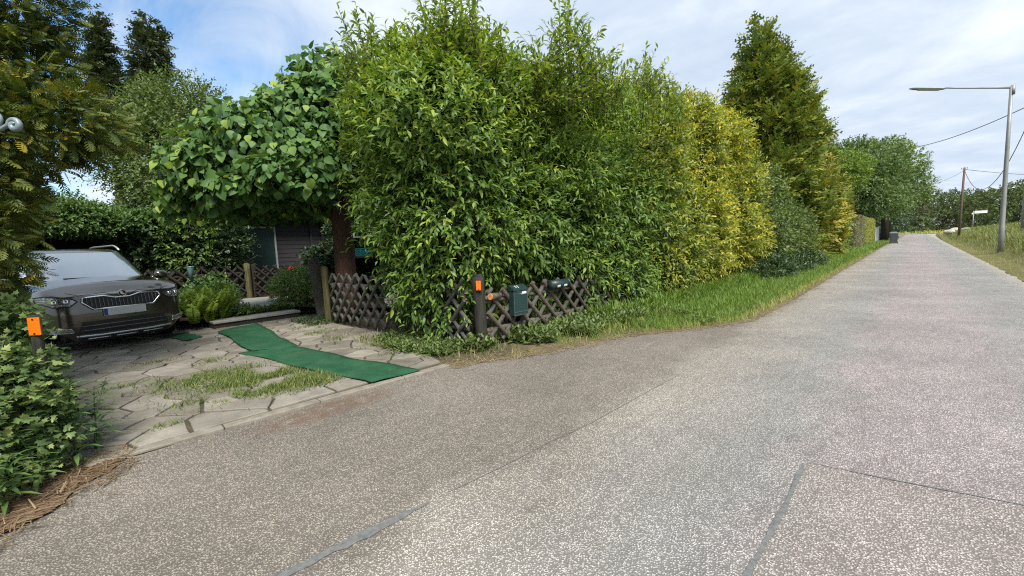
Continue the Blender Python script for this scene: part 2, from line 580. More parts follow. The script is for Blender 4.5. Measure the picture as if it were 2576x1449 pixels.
# ------------------------------------------------------------------ ground, road, driveway
def struct(o):
    o['kind'] = 'structure'
    return o


bm = bmesh.new()
add_poly(bm, [(-700, -300, -0.06), (700, -300, -0.06), (700, 900, -0.06), (-700, 900, -0.06)])
struct(obj_bm('ground', bm, M_GROUND))


def wiggle(pts, step=0.25, amp=0.05, seed=1, closed=True):
    r = random.Random(seed)
    out_ = []
    n_ = len(pts)
    for i in range(n_ if closed else n_ - 1):
        a, b, = Vector(pts[i]), Vector(pts[(i + 1) % n_])
        L = (b - a).length
        k = max(1, min(160, int(L / step)))
        for j in range(k):
            p = a.lerp(b, j / k)
            out_.append((p.x + r.uniform(-amp, amp), p.y + r.uniform(-amp, amp)))
    return out_


def sheet(name, pts, z, mat, amp=0.0, seed=1, step=0.25):
    bm = bmesh.new()
    P = wiggle(pts, step, amp, seed) if amp else pts
    vs = [bm.verts.new((x, y, z)) for x, y in P]
    es = [bm.edges.new((vs[i], vs[(i + 1) % len(vs)])) for i in range(len(vs))]
    bmesh.ops.triangle_fill(bm, edges=es, use_beauty=True)
    for f in bm.faces:
        if f.normal.z < 0:
            f.normal_flip()
    return struct(obj_bm(name, bm, mat))


LEFT_EDGE = [(-3.1, -9), (-3.25, -2), (-3.42, -0.35), (-3.9, 0.05), (-4.06, 0.3), (-4.0, 2.93), (-3.75, 3.75), (-3.2, 5.4), (-2.5, 6.6), (-1.98, 7.6),
             (-1.84, 10), (-1.88, 17), (-1.9, 30), (-2.0, 53), (-1.9, 90), (-3, 130), (-12, 160), (-40, 185)]
RIGHT_EDGE = [(-38, 191), (-8, 167), (3.2, 133), (2.3, 100), (1.94, 60), (1.92, 23), (1.9, 15), (1.9, 6), (2.0, -9)]
sheet('road', LEFT_EDGE + RIGHT_EDGE, 0.0, M_ASPHALT, 0.035, 3, 0.3)
sheet('dry_field', [(-140, 150), (-60, 120), (-14, 118), (-4, 136), (-13, 164), (-42, 190), (-140, 230)], -0.02, M_FIELD)
sheet('dry_field', [(-200, 196), (-36, 196), (-6, 172), (5, 140), (60, 140), (160, 260), (-100, 330)], -0.015, M_FIELD)


def ribbon(name, pts, wd, z, mat, seed=0):
    r = random.Random(seed)
    P = []
    for i in range(len(pts) - 1):
        a, b = Vector(pts[i]), Vector(pts[i + 1])
        k = max(2, int((b - a).length / 0.05))
        for j in range(k):
            P.append(a.lerp(b, j / k))
    P.append(Vector(pts[-1]))
    bm = bmesh.new()
    prev = None
    for i, p in enumerate(P):
        d = (P[min(i + 1, len(P) - 1)] - P[max(i - 1, 0)]).normalized()
        s = Vector((-d.y, d.x))
        f = wd * (0.5 + 0.12 * math.sin(i * 0.6 + seed) + r.uniform(-0.1, 0.1)) * (min(1, i / 4 + 0.2)) * min(1, (len(P) - 1 - i) / 4 + 0.2)
        off = s * (r.uniform(-0.1, 0.1) * wd)
        a, b = p + s * f + off, p - s * f + off
        cur = (bm.verts.new((a.x, a.y, z)), bm.verts.new((b.x, b.y, z)))
        if prev:
            bm.faces.new((prev[0], prev[1], cur[1], cur[0]))
        prev = cur
    for f in bm.faces:
        if f.normal.z < 0:
            f.normal_flip()
    return struct(obj_bm(name, bm, mat))


ribbon('road_seam', [(-1.95, 0.35), (-1.92, 0.6), (-1.87, 1.26)], 0.055, 0.004, M_BITUMEN, 1)
ribbon('road_seam', [(-0.52, 1.2), (-0.45, 1.78), (-0.43, 2.4), (-0.44, 2.93)], 0.022, 0.004, M_BITUMEN, 2)
ribbon('road_seam', [(-0.44, 2.95), (-0.1, 3.0), (0.43, 3.10), (1.0, 3.22), (1.8, 3.35)], 0.008, 0.004, M_BITUMEN, 3)
ribbon('road_seam', [(-1.87, 1.3), (-1.82, 1.8), (-1.80, 2.2), (-1.75, 2.6), (-1.72, 3.4), (-1.69, 4.2)], 0.007, 0.004, M_BITUMEN, 4)

# crazy paving of the driveway: each slab real stone with open joints
def voronoi_cells(seeds, poly, reach):
    cells = []
    for i, s in enumerate(seeds):
        c = [Vector(p) for p in poly]
        for j, t in enumerate(seeds):
            if i == j or (t - s).length > reach:
                continue
            mid = (s + t) / 2
            nrm = (t - s)
            o = []
            for k in range(len(c)):
                a, b = c[k], c[(k + 1) % len(c)]
                da, db = (a - mid).dot(nrm), (b - mid).dot(nrm)
                if da <= 0:
                    o.append(a)
                if (da < 0 < db) or (db < 0 < da):
                    o.append(a.lerp(b, da / (da - db)))
            c = o
            if len(c) < 3:
                break
        if len(c) >= 3:
            cells.append(c)
    return cells


def build_paving():
    r = random.Random(11)
    region = [(-4.08, -2.4), (-4.08, 3.05), (-6.3, 3.62), (-10.9, 3.6), (-10.9, -2.4)]
    seeds = []
    rads = []
    tries = 0
    while tries < 16000:
        tries += 1
        p = Vector((r.uniform(-10.9, -4.1), r.uniform(-2.4, 3.6)))
        k = r.choice((0.55, 0.75, 0.9, 1.15, 1.3)) if tries < 4000 else 0.6
        # wider spacing along the kerb line than across it: long slabs
        if all(math.hypot((p.x - q.x) / 0.27, (p.y - q.y) / 0.47) > (k + kq) / 2 for q, kq in zip(seeds, rads)):
            seeds.append(p)
            rads.append(k)
    V, A, Fl = [], [], []
    for c in voronoi_cells(seeds, region, 2.2):
        cen = sum(c, Vector((0, 0))) / len(c)
        g = r.uniform(0.004, 0.012)
        dense = []
        for k in range(len(c)):
            a, b = c[k], c[(k + 1) % len(c)]
            if (b - a).length < 0.03:
                continue
            kk = max(1, int((b - a).length / 0.06))
            for j in range(kk):
                dense.append(a.lerp(b, j / kk))
        if len(dense) < 3:
            continue
        ins = []
        for p in dense:
            d = p - cen
            L = d.length
            ins.append(cen + d * max(0.3, (L - g * 1.4 - r.uniform(0, 0.007)) / L))
        top = 0.022 + r.uniform(-0.005, 0.006)
        tx, ty = r.uniform(-0.006, 0.006), r.uniform(-0.006, 0.006)
        b0 = len(V)
        k = len(ins)
        rn = r.random()
        for p in ins:
            V.append((p.x, p.y, -0.01))
        for p in ins:
            V.append((p.x, p.y, top - 0.006 + (p.x - cen.x) * tx + (p.y - cen.y) * ty))
        for p in ins:
            q = cen + (p - cen) * 0.965
            V.append((q.x, q.y, top + (p.x - cen.x) * tx + (p.y - cen.y) * ty))
        A += [rn] * (3 * k)
        for j in range(k):
            j2 = (j + 1) % k
            Fl.append((b0 + j, b0 + j2, b0 + k + j2, b0 + k + j))
            Fl.append((b0 + k + j, b0 + k + j2, b0 + 2 * k + j2, b0 + 2 * k + j))
        Fl.append(tuple(b0 + 2 * k + j for j in range(k)))
    me = bpy.data.meshes.new('driveway_paving')
    me.from_pydata(V, [], Fl)
    at = me.attributes.new('rnd', 'FLOAT', 'POINT')
    at.data.foreach_set('value', np.array(A, dtype=np.float32))
    me.materials.append(M_SLAB)
    o = bpy.data.objects.new('driveway_paving', me)
    COL.objects.link(o)
    struct(o)
    return seeds


PAVE_SEEDS = build_paving()
sheet('joint_soil', [(-3.98, -2.6), (-3.95, 3.0), (-3.6, 3.75), (-4.0, 4.2), (-11.4, 4.3), (-11.4, -2.6)], 0.006, M_JOINT, 0.02, 5)
# concrete edging between slabs and asphalt
bm = bmesh.new()
r = random.Random(4)
y0 = 0.0
xs = lambda y: -4.03 + 0.033 * y
while y0 < 3.0:
    L = r.uniform(0.7, 1.15)
    y1 = min(3.02, y0 + L)
    if y1 - y0 > 0.15:
        a = math.atan2(xs(y1) - xs(y0), y1 - y0)
        add_box(bm, ((xs(y0) + xs(y1)) / 2, (y0 + y1) / 2, 0.004), (0.10, (y1 - y0) - 0.008, 0.040), -a, 0.008)
    y0 = y1
struct(obj_bm('kerb_edging', bm, M_CONC))

# verge soils
sheet('dry_verge', [(-4.3, 3.2), (-3.9, 2.98), (-3.45, 3.78), (-2.98, 5.4), (-2.3, 6.62), (-1.84, 7.5), (-1.8, 10), (-1.84, 17), (-1.88, 30), (-2.2, 30), (-2.3, 17), (-2.5, 10),
                    (-2.9, 7.4), (-3.8, 5.5), (-4.4, 4.0)], 0.004, M_DRY, 0.035, 8, 0.08)
sheet('soil', [(-4.2, 3.1), (-3.7, 4.4), (-3.4, 5.5), (-3.1, 7), (-3.3, 12), (-3.3, 30), (-12, 30), (-12, 3.5), (-7, 3.5)], 0.002, M_SOIL, 0.05, 9)
sheet('soil', [(-3.36, -3), (-3.40, -0.5), (-4.0, 0.0), (-6.5, 0.15), (-9, -0.6), (-9, -3)], 0.012, M_SOIL, 0.05, 10)
sheet('needle_litter', [(-3.05, -3), (-3.2, -1.2), (-3.3, -0.34), (-3.44, -0.18), (-3.68, -0.02), (-3.92, 0.24), (-4.2, 0.16), (-4.1, -0.2), (-3.7, -0.7), (-3.5, -3)], 0.016, M_LITTER, 0.04, 12, 0.12)


# raised bank on the far side of the lane
def bank_z(n_, u_):
    t = np.clip((n_ - 2.35) / 1.9, 0, 1)
    z = 0.62 * (t * t * (3 - 2 * t)) + 0.5 * np.clip((n_ - 4.2) / 6.0, 0, 1)
    fade = np.clip((u_ - 4) / 8, 0.0, 1)
    far = np.clip((132 - u_) / 50, 0, 1)
    return z * fade * (0.35 + 0.65 * far) + 0.05 * np.sin(u_ * 0.7 + n_) * t - 0.02


us = np.concatenate([np.arange(2, 40, 0.8), np.arange(40, 145, 3.0)])
ns = np.concatenate([np.arange(1.93, 5, 0.35), np.arange(5, 40, 2.5)])
UU, NN = np.meshgrid(us, ns, indexing='ij')
off = np.where(UU > 60, (UU - 60) * 0.02, 0)
NB = NN + off
VB = np.stack([NB, UU, bank_z(NN, UU)], -1).reshape(-1, 3)
ii = np.arange(len(us) - 1)[:, None] * len(ns) + np.arange(len(ns) - 1)[None]
FB = np.stack([ii, ii + 1, ii + len(ns) + 1, ii + len(ns)], -1).reshape(-1, 4)[:, ::-1]
struct(obj_np('bank', VB, FB, M_BANK))

# raised garden behind the steps
bm = bmesh.new()
add_poly(bm, [(-10.15, 3.7, 0.2), (-10.15, 1.5, 0.2), (-70, 1.5, 0.2), (-70, 45, 0.2), (-4.9, 45, 0.2), (-4.9, 8, 0.05), (-9.0, 4.6, 0.12)])
struct(obj_bm('garden_soil', bm, M_SOIL))

# ------------------------------------------------------------------ leaf and wood materials
M_FORS = leaf_mat('bush_leaves', [(0.028, 0.056, 0.013), (0.058, 0.112, 0.022), (0.104, 0.168, 0.031), (0.20, 0.25, 0.04)], 0.45, 0.32)
M_FORSTOP = M_FORS
M_YELLOW = leaf_mat('yellow_lit_leaves', [(0.06, 0.095, 0.018), (0.13, 0.17, 0.026), (0.25, 0.25, 0.032), (0.46, 0.38, 0.045)], 0.45, 0.35, patch=0.38, patchcol=(0.09, 0.14, 0.025))  # warm light falling on the bush is put into the leaf colour
M_MUL = leaf_mat('round_leaves', [(0.024, 0.060, 0.018), (0.048, 0.102, 0.026), (0.080, 0.145, 0.034), (0.19, 0.25, 0.04)], 0.5, 0.25, 0.25)
M_GREEN = leaf_mat('shrub_leaves', [(0.03, 0.06, 0.018), (0.06, 0.11, 0.03), (0.10, 0.17, 0.05)], 0.45, 0.3)
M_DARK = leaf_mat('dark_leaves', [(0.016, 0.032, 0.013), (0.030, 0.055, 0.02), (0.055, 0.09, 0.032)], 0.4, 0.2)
M_OLIVE = leaf_mat('olive_leaves', [(0.040, 0.062, 0.020), (0.075, 0.11, 0.032), (0.125, 0.165, 0.05)], 0.5, 0.3)
M_THUJA = leaf_mat('thuja_sprays', [(0.016, 0.030, 0.010), (0.038, 0.060, 0.014), (0.085, 0.105, 0.018), (0.24, 0.18, 0.022)], 0.6, 0.2, 0.25)
M_CON = leaf_mat('conifer_sprays', [(0.034, 0.062, 0.016), (0.075, 0.115, 0.022), (0.14, 0.165, 0.028), (0.27, 0.23, 0.035)], 0.6, 0.2, 0.25)
M_GOLD = leaf_mat('golden_conifer_sprays', [(0.05, 0.085, 0.018), (0.10, 0.13, 0.024), (0.22, 0.20, 0.03), (0.34, 0.27, 0.04)], 0.6, 0.2, 0.25)
M_SPRUCE = leaf_mat('spruce_sprays', [(0.024, 0.038, 0.020), (0.044, 0.062, 0.028), (0.085, 0.088, 0.036)], 0.6, 0.15, 0.25)
M_IVY = leaf_mat('ivy_leaves', [(0.020, 0.040, 0.014), (0.044, 0.078, 0.024), (0.080, 0.120, 0.036), (0.19, 0.22, 0.07)], 0.45, 0.22, 0.35)
M_IVYC = leaf_mat('ivy_column_leaves', [(0.045, 0.085, 0.016), (0.10, 0.16, 0.025), (0.19, 0.25, 0.04)], 0.4, 0.3)
M_FARTREE = leaf_mat('far_tree_leaves', [(0.038, 0.068, 0.024), (0.070, 0.112, 0.036), (0.118, 0.165, 0.052)], 0.55, 0.3)
M_FARTREE2 = leaf_mat('lime_tree_leaves', [(0.05, 0.085, 0.022), (0.09, 0.14, 0.032), (0.14, 0.19, 0.045)], 0.55, 0.3)
M_WOOD = leaf_mat('wood_leaves', [(0.036, 0.058, 0.020), (0.058, 0.082, 0.028), (0.085, 0.11, 0.04)], 0.7, 0.2, patch=0.4, patchcol=(0.085, 0.085, 0.055), pscale=0.06)
M_GRASS = leaf_mat('grass_blades', [(0.046, 0.088, 0.014), (0.084, 0.150, 0.02), (0.125, 0.195, 0.03), (0.25, 0.24, 0.08)], 0.55, 0.35)
M_BGRASS = leaf_mat('bank_grass_blades', [(0.05, 0.08, 0.02), (0.09, 0.125, 0.03), (0.155, 0.155, 0.052), (0.29, 0.23, 0.12)], 0.6, 0.3, patch=0.3, patchcol=(0.08, 0.13, 0.03), pscale=0.35)
M_PGRASS = leaf_mat('paving_grass_blades', [(0.035, 0.058, 0.014), (0.07, 0.105, 0.022), (0.13, 0.16, 0.04), (0.30, 0.26, 0.11)], 0.6, 0.3)
M_STRAW = leaf_mat('straw', [(0.075, 0.048, 0.027), (0.13, 0.092, 0.052), (0.22, 0.165, 0.10)], 0.8, 0.1)
M_STRAWL = leaf_mat('light_straw', [(0.11, 0.08, 0.042), (0.20, 0.155, 0.085), (0.30, 0.24, 0.14)], 0.8, 0.1)
M_FERN = leaf_mat('fern_fronds', [(0.08, 0.13, 0.016), (0.14, 0.21, 0.022), (0.22, 0.28, 0.04)], 0.5, 0.35)
M_FLOWER = leaf_mat('white_petals', [(0.65, 0.66, 0.60), (0.8, 0.8, 0.76)], 0.6, 0.2)
M_PRIVET = leaf_mat('privet_leaves', [(0.05, 0.085, 0.02), (0.085, 0.14, 0.028), (0.14, 0.20, 0.04)], 0.42, 0.28)
M_STEM = bark_mat('stems', (0.07, 0.055, 0.035))
M_BARKD = bark_mat('dark_bark', (0.035, 0.03, 0.024))
M_BARKR = bark_mat('red_brown_bark', (0.085, 0.048, 0.034))
M_LATT = simple('weathered_lattice_wood', (0.105, 0.090, 0.068), 0.85, 0, 0.5, 10, 0.5, spec=0.2, stretch=(3, 3, 3))
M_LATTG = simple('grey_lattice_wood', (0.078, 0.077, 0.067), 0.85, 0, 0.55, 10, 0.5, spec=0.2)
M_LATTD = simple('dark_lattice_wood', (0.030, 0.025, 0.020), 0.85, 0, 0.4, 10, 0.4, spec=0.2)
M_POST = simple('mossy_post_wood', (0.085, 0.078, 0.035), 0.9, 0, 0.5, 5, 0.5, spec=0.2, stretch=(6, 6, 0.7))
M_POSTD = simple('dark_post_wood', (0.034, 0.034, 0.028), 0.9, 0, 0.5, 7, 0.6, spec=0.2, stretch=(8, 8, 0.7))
M_CUT = simple('fresh_cut_wood', (0.50, 0.24, 0.08), 0.8, 0, 0.25, 30)


def reflector_mat(name, c):
    mt, q = new_mat(name)
    oc = q.n('ShaderNodeTexCoord').outputs['Object']
    vo = q.n('ShaderNodeTexVoronoi', {'Vector': oc, 'Scale': 112.0}).outputs['Distance']
    col = q.ramp(vo, [(0.0, tuple(x * 1.0 for x in c)), (0.8, tuple(x * 0.7 for x in c))])
    return finish(mt, q, q.n('ShaderNodeBsdfPrincipled', {'Base Color': col, 'Roughness': 0.25, 'Coat Weight': 0.6}).outputs[0])


M_ORANGE = reflector_mat('orange_reflector', (0.95, 0.20, 0.01))
M_RED = reflector_mat('red_reflector', (0.55, 0.012, 0.06))
M_WHITE = simple('white_label', (0.75, 0.75, 0.72), 0.6, 0, 0.06, 20)
M_IRON = simple('blue_grey_iron', (0.20, 0.25, 0.27), 0.5, 0.3, 0.3, 18, 0.2)
M_STEEL = simple('galvanised_steel', (0.27, 0.28, 0.27), 0.55, 0.35, 0.15, 3)
M_TELE = simple('telegraph_wood', (0.12, 0.075, 0.055), 0.9, 0, 0.3, 6, 0.3, stretch=(6, 6, 0.6))
M_CABLE = simple('black_cable', (0.05, 0.05, 0.055), 0.6)

# ------------------------------------------------------------------ foreground: driveway things
def grid_mat_carpet():
    mt, q = new_mat('green_artificial_turf')
    oc = q.n('ShaderNodeTexCoord').outputs['Object']
    f = q.noise(oc, 120, 3, 0.7)
    g = q.noise(oc, 4, 5, 0.6)
    col = q.ramp(q.math('ADD', q.math('MULTIPLY', f, 0.55), q.math('MULTIPLY', g, 0.45)), [(0.34, (0.012, 0.050, 0.026)), (0.5, (0.022, 0.085, 0.042)), (0.68, (0.045, 0.125, 0.066))])
    dirt = q.smooth(q.noise(q.mapping(oc, loc=(2, 9, 0)), 2.6, 7, 0.7), 0.5, 0.78)
    col = q.mix(q.math('MULTIPLY', dirt, 0.45), col, (0.12, 0.115, 0.07))
    bp = q.n('ShaderNodeBump', {'Height': f, 'Strength': 0.8, 'Distance': 0.006}).outputs[0]
    return finish(mt, q, q.n('ShaderNodeBsdfPrincipled', {'Base Color': col, 'Roughness': 0.95, 'Normal': bp, 'Specular IOR Level': 0.1}).outputs[0])


M_CARPET = grid_mat_carpet()


def carpet(c4, label, z=0.048, seed=0, nu=26, nv=8):
    """c4: corners a,b (near end), c,d (far end)"""
    a, b, c, d = [np.array(x, float) for x in c4]
    r = np.random.default_rng(seed)
    V = []
    for i in range(nu + 1):
        s = i / nu
        wob = 0.02 * math.sin(s * 9 + seed) + r.normal() * 0.004
        for j in range(nv + 1):
            t = j / nv
            p = (a * (1 - t) + b * t) * (1 - s) + (d * (1 - t) + c * t) * s
            zz_ = z + 0.006 * math.sin(s * 17 + t * 3 + seed) + 0.004 * math.sin(t * 8 + s * 5)
            V.append((p[0], p[1] + wob, zz_))
    V = np.array(V)
    top = np.array([(i * (nv + 1) + j, i * (nv + 1) + j + 1, (i + 1) * (nv + 1) + j + 1, (i + 1) * (nv + 1) + j) for i in range(nu) for j in range(nv)])
    nV = len(V)
    V2 = V.copy(); V2[:, 2] -= 0.010
    ring = [j for j in range(nv)] + [i * (nv + 1) + nv for i in range(nu)] + [nu * (nv + 1) + j for j in range(nv, 0, -1)] + [i * (nv + 1) for i in range(nu, 0, -1)]
    side = np.array([(ring[k], ring[(k + 1) % len(ring)], ring[(k + 1) % len(ring)] + nV, ring[k] + nV) for k in range(len(ring))])
    o = obj_np('carpet_runner', np.concatenate([V, V2]), [top, side], M_CARPET)
    me = o.data
    bmx = bmesh.new(); bmx.from_mesh(me); bmesh.ops.recalc_face_normals(bmx, faces=bmx.faces); bmx.to_mesh(me); bmx.free()
    return tag(o, label, 'carpet', 'green turf carpet runners')


carpet([(-3.98, 2.08), (-3.95, 2.64), (-6.64, 2.28), (-6.85, 1.66)], 'green artificial turf runner reaching the road edge', 0.046, 1)
carpet([(-6.72, 1.78), (-6.52, 2.30), (-9.45, 2.66), (-9.12, 1.92)], 'green artificial turf runner leading to the lower garden step', 0.058, 2)
carpet([(-8.75, 1.38), (-8.85, 1.62), (-9.7, 1.55), (-9.6, 1.2)], 'small green turf scrap beside the car front wheel', 0.046, 3, 10, 5)


def grass(name, P, hgt, mat, rng=RNG, lean=0.35, wid=1.0, tone=None):
    n = len(P)
    ang = rng.uniform(0, 2 * PI, n)
    d = np.stack([np.cos(ang) * lean * rng.uniform(0.2, 1.3, n), np.sin(ang) * lean * rng.uniform(0.2, 1.3, n), np.ones(n)], -1)
    zh = np.stack([np.cos(ang), np.sin(ang), np.full(n, -0.3)], -1)
    T = (BLADE[0] * np.array([wid, 1, 1]), np.array([(0, 1, 2, 3), (3, 2, 4, 4)]))
    y = unit(d); x = unit(np.cross(y, zh)); z = np.cross(x, y)
    s = np.broadcast_to(hgt, (n,)) * rng.uniform(0.55, 1.3, n)
    TV = T[0]
    V = P[:, None] + s[:, None, None] * (TV[None, :, 0:1] * x[:, None] + TV[None, :, 1:2] * y[:, None] + TV[None, :, 2:3] * z[:, None])
    b = (np.arange(n) * 5)[:, None]
    Fq = b + np.array([[0, 1, 2, 3]])
    Ft = b + np.array([[3, 2, 4]])
    if tone is None:
        tone = np.clip(0.45 + 0.22 * rng.normal(size=n), 0, 1)
    return V.reshape(-1, 3), [Fq, Ft], np.repeat(tone, 5)


# grass growing through the paving
g = RNG
blobs = [(-4.72, 1.62, 0.20, 0.50, 4600), (-5.25, 1.40, 0.28, 0.48, 4000), (-5.75, 1.15, 0.28, 0.5, 2600), (-6.1, 0.8, 0.18, 0.45, 500), (-4.5, 1.8, 0.14, 0.35, 900),
         (-6.7, 1.25, 0.12, 0.22, 220), (-7.3, 0.75, 0.10, 0.3, 180), (-4.9, 0.75, 0.08, 0.18, 120), (-6.2, 0.45, 0.08, 0.25, 160), (-5.0, 2.75, 0.1, 0.2, 160),
         (-5.6, 2.95, 0.12, 0.25, 220), (-6.6, 2.9, 0.15, 0.3, 260), (-7.4, 3.0, 0.2, 0.3, 420), (-8.2, 3.1, 0.25, 0.3, 420), (-4.4, 0.5, 0.05, 0.12, 60), (-5.2, 0.0, 0.1, 0.1, 60)]
PP = []
for x, y, sx_, sy_, n_ in blobs:
    q_ = np.stack([g.normal(x, sx_ * 0.62, n_), g.normal(y, sy_ * 0.62, n_), np.full(n_, 0.012)], -1)
    q_ = q_[vnoise(q_, 9.0, 3) > -0.35]
    PP.append(q_)
# along joints
q_ = np.array([(s.x, s.y) for s in PAVE_SEEDS])
jp = np.stack([g.uniform(-10, -4.15, 1500), g.uniform(-1.2, 3.5, 1500), np.full(1500, 0.005)], -1)
dd = np.sort(np.linalg.norm(jp[:, None, :2] - q_[None], axis=-1), axis=1)
jp = jp[(dd[:, 1] - dd[:, 0] < 0.07) & (vnoise(jp, 3.0, 5) > -0.1)]
PP.append(jp)
P = np.concatenate(PP)
P = P[(P[:, 0] < -4.1)]
# no blade may come up through the carpet
nc = ~((P[:, 1] > 1.55 + (-(P[:, 0]) - 6.8) * -0.14) & (P[:, 1] < 2.75) & (P[:, 0] > -9.2) & (P[:, 1] > 1.66 + 0.15 * (P[:, 0] + 6.8)))
P = P[nc]
V, F, A = grass('paving_grass', P, 0.07, M_PGRASS, lean=0.85, wid=1.5, tone=np.clip(0.42 + 0.25 * g.normal(size=len(P)), 0, 1))
tag(obj_np('paving_grass', V, F, M_PGRASS, None, A), 'short grass and weeds growing in the paving joints', 'grass', kind='stuff')


# ------------------------------------------------------------------ car
def car_mats():
    mt, q = new_mat('car_paint')
    oc = q.n('ShaderNodeTexCoord').outputs['Object']
    fl = q.noise(oc, 900, 2)
    col = q.ramp(fl, [(0.35, (0.068, 0.062, 0.049)), (0.65, (0.112, 0.102, 0.083))])
    dirt = q.noise(oc, 5, 6, 0.7)
    rgh = q.ramp(dirt, [(0.3, 0.16), (0.7, 0.28)])
    paint = finish(mt, q, q.n('ShaderNodeBsdfPrincipled', {'Base Color': col, 'Metallic': 0.75, 'Roughness': rgh, 'Coat Weight': 1.0, 'Coat Roughness': 0.04}).outputs[0])
    mt, q = new_mat('car_glass')
    lw = q.n('ShaderNodeFresnel', {'IOR': 2.6}).outputs[0]
    gl = q.n('ShaderNodeBsdfGlossy', {'Color': (0.95, 0.97, 1, 1), 'Roughness': 0.03}).outputs[0]
    df = q.n('ShaderNodeBsdfDiffuse', {'Color': (0.10, 0.145, 0.165, 1)}).outputs[0]  # pale blue diffuse: sky reflection painted into the glass colour
    glass = finish(mt, q, q.n('ShaderNodeMixShader', {0: q.math('ADD', lw, 0.22), 1: df, 2: gl}).outputs[0])
    return paint, glass


M_PAINT, M_CGLASS = car_mats()
M_BLACKP = simple('black_plastic', (0.014, 0.014, 0.014), 0.55, 0, 0.2, 30)
M_CHROME = simple('chrome_trim', (0.75, 0.76, 0.77), 0.16, 1.0, 0.04, 8)
M_SILVER = simple('silver_trim', (0.55, 0.56, 0.56), 0.35, 0.8, 0.08, 8)
M_TYRE = simple('tyre_rubber', (0.013, 0.013, 0.013), 0.8, 0, 0.2, 20)
M_LAMP = simple('headlamp_glass', (0.30, 0.31, 0.32), 0.12, 0.8, 0.85, 22, 0.5, coat=1.0)
M_LENS = simple('lamp_lens', (0.70, 0.72, 0.74), 0.1, 0.9, 0.15, 40, coat=1.0)
M_PLATE = simple('number_plate_white', (0.62, 0.63, 0.62), 0.5, 0, 0.05, 10)
M_EUBLUE = simple('plate_blue', (0.02, 0.06, 0.30), 0.5, 0, 0.05, 10)

LC, WC = 2.11, 0.895


def plan_x(y, z=0.5):
    """front surface of the car at lateral y, height z (x forward, nose at about 0)"""
    t = min(0.999, abs(y) / WC)
    xo = -0.035 * ((z - 0.48) / 0.25) ** 2 if z < 0.48 else -0.30 * max(0, z - 0.62) ** 1.25
    return -LC + LC * (1 - t ** 7.0) ** (1 / 7.0) + xo


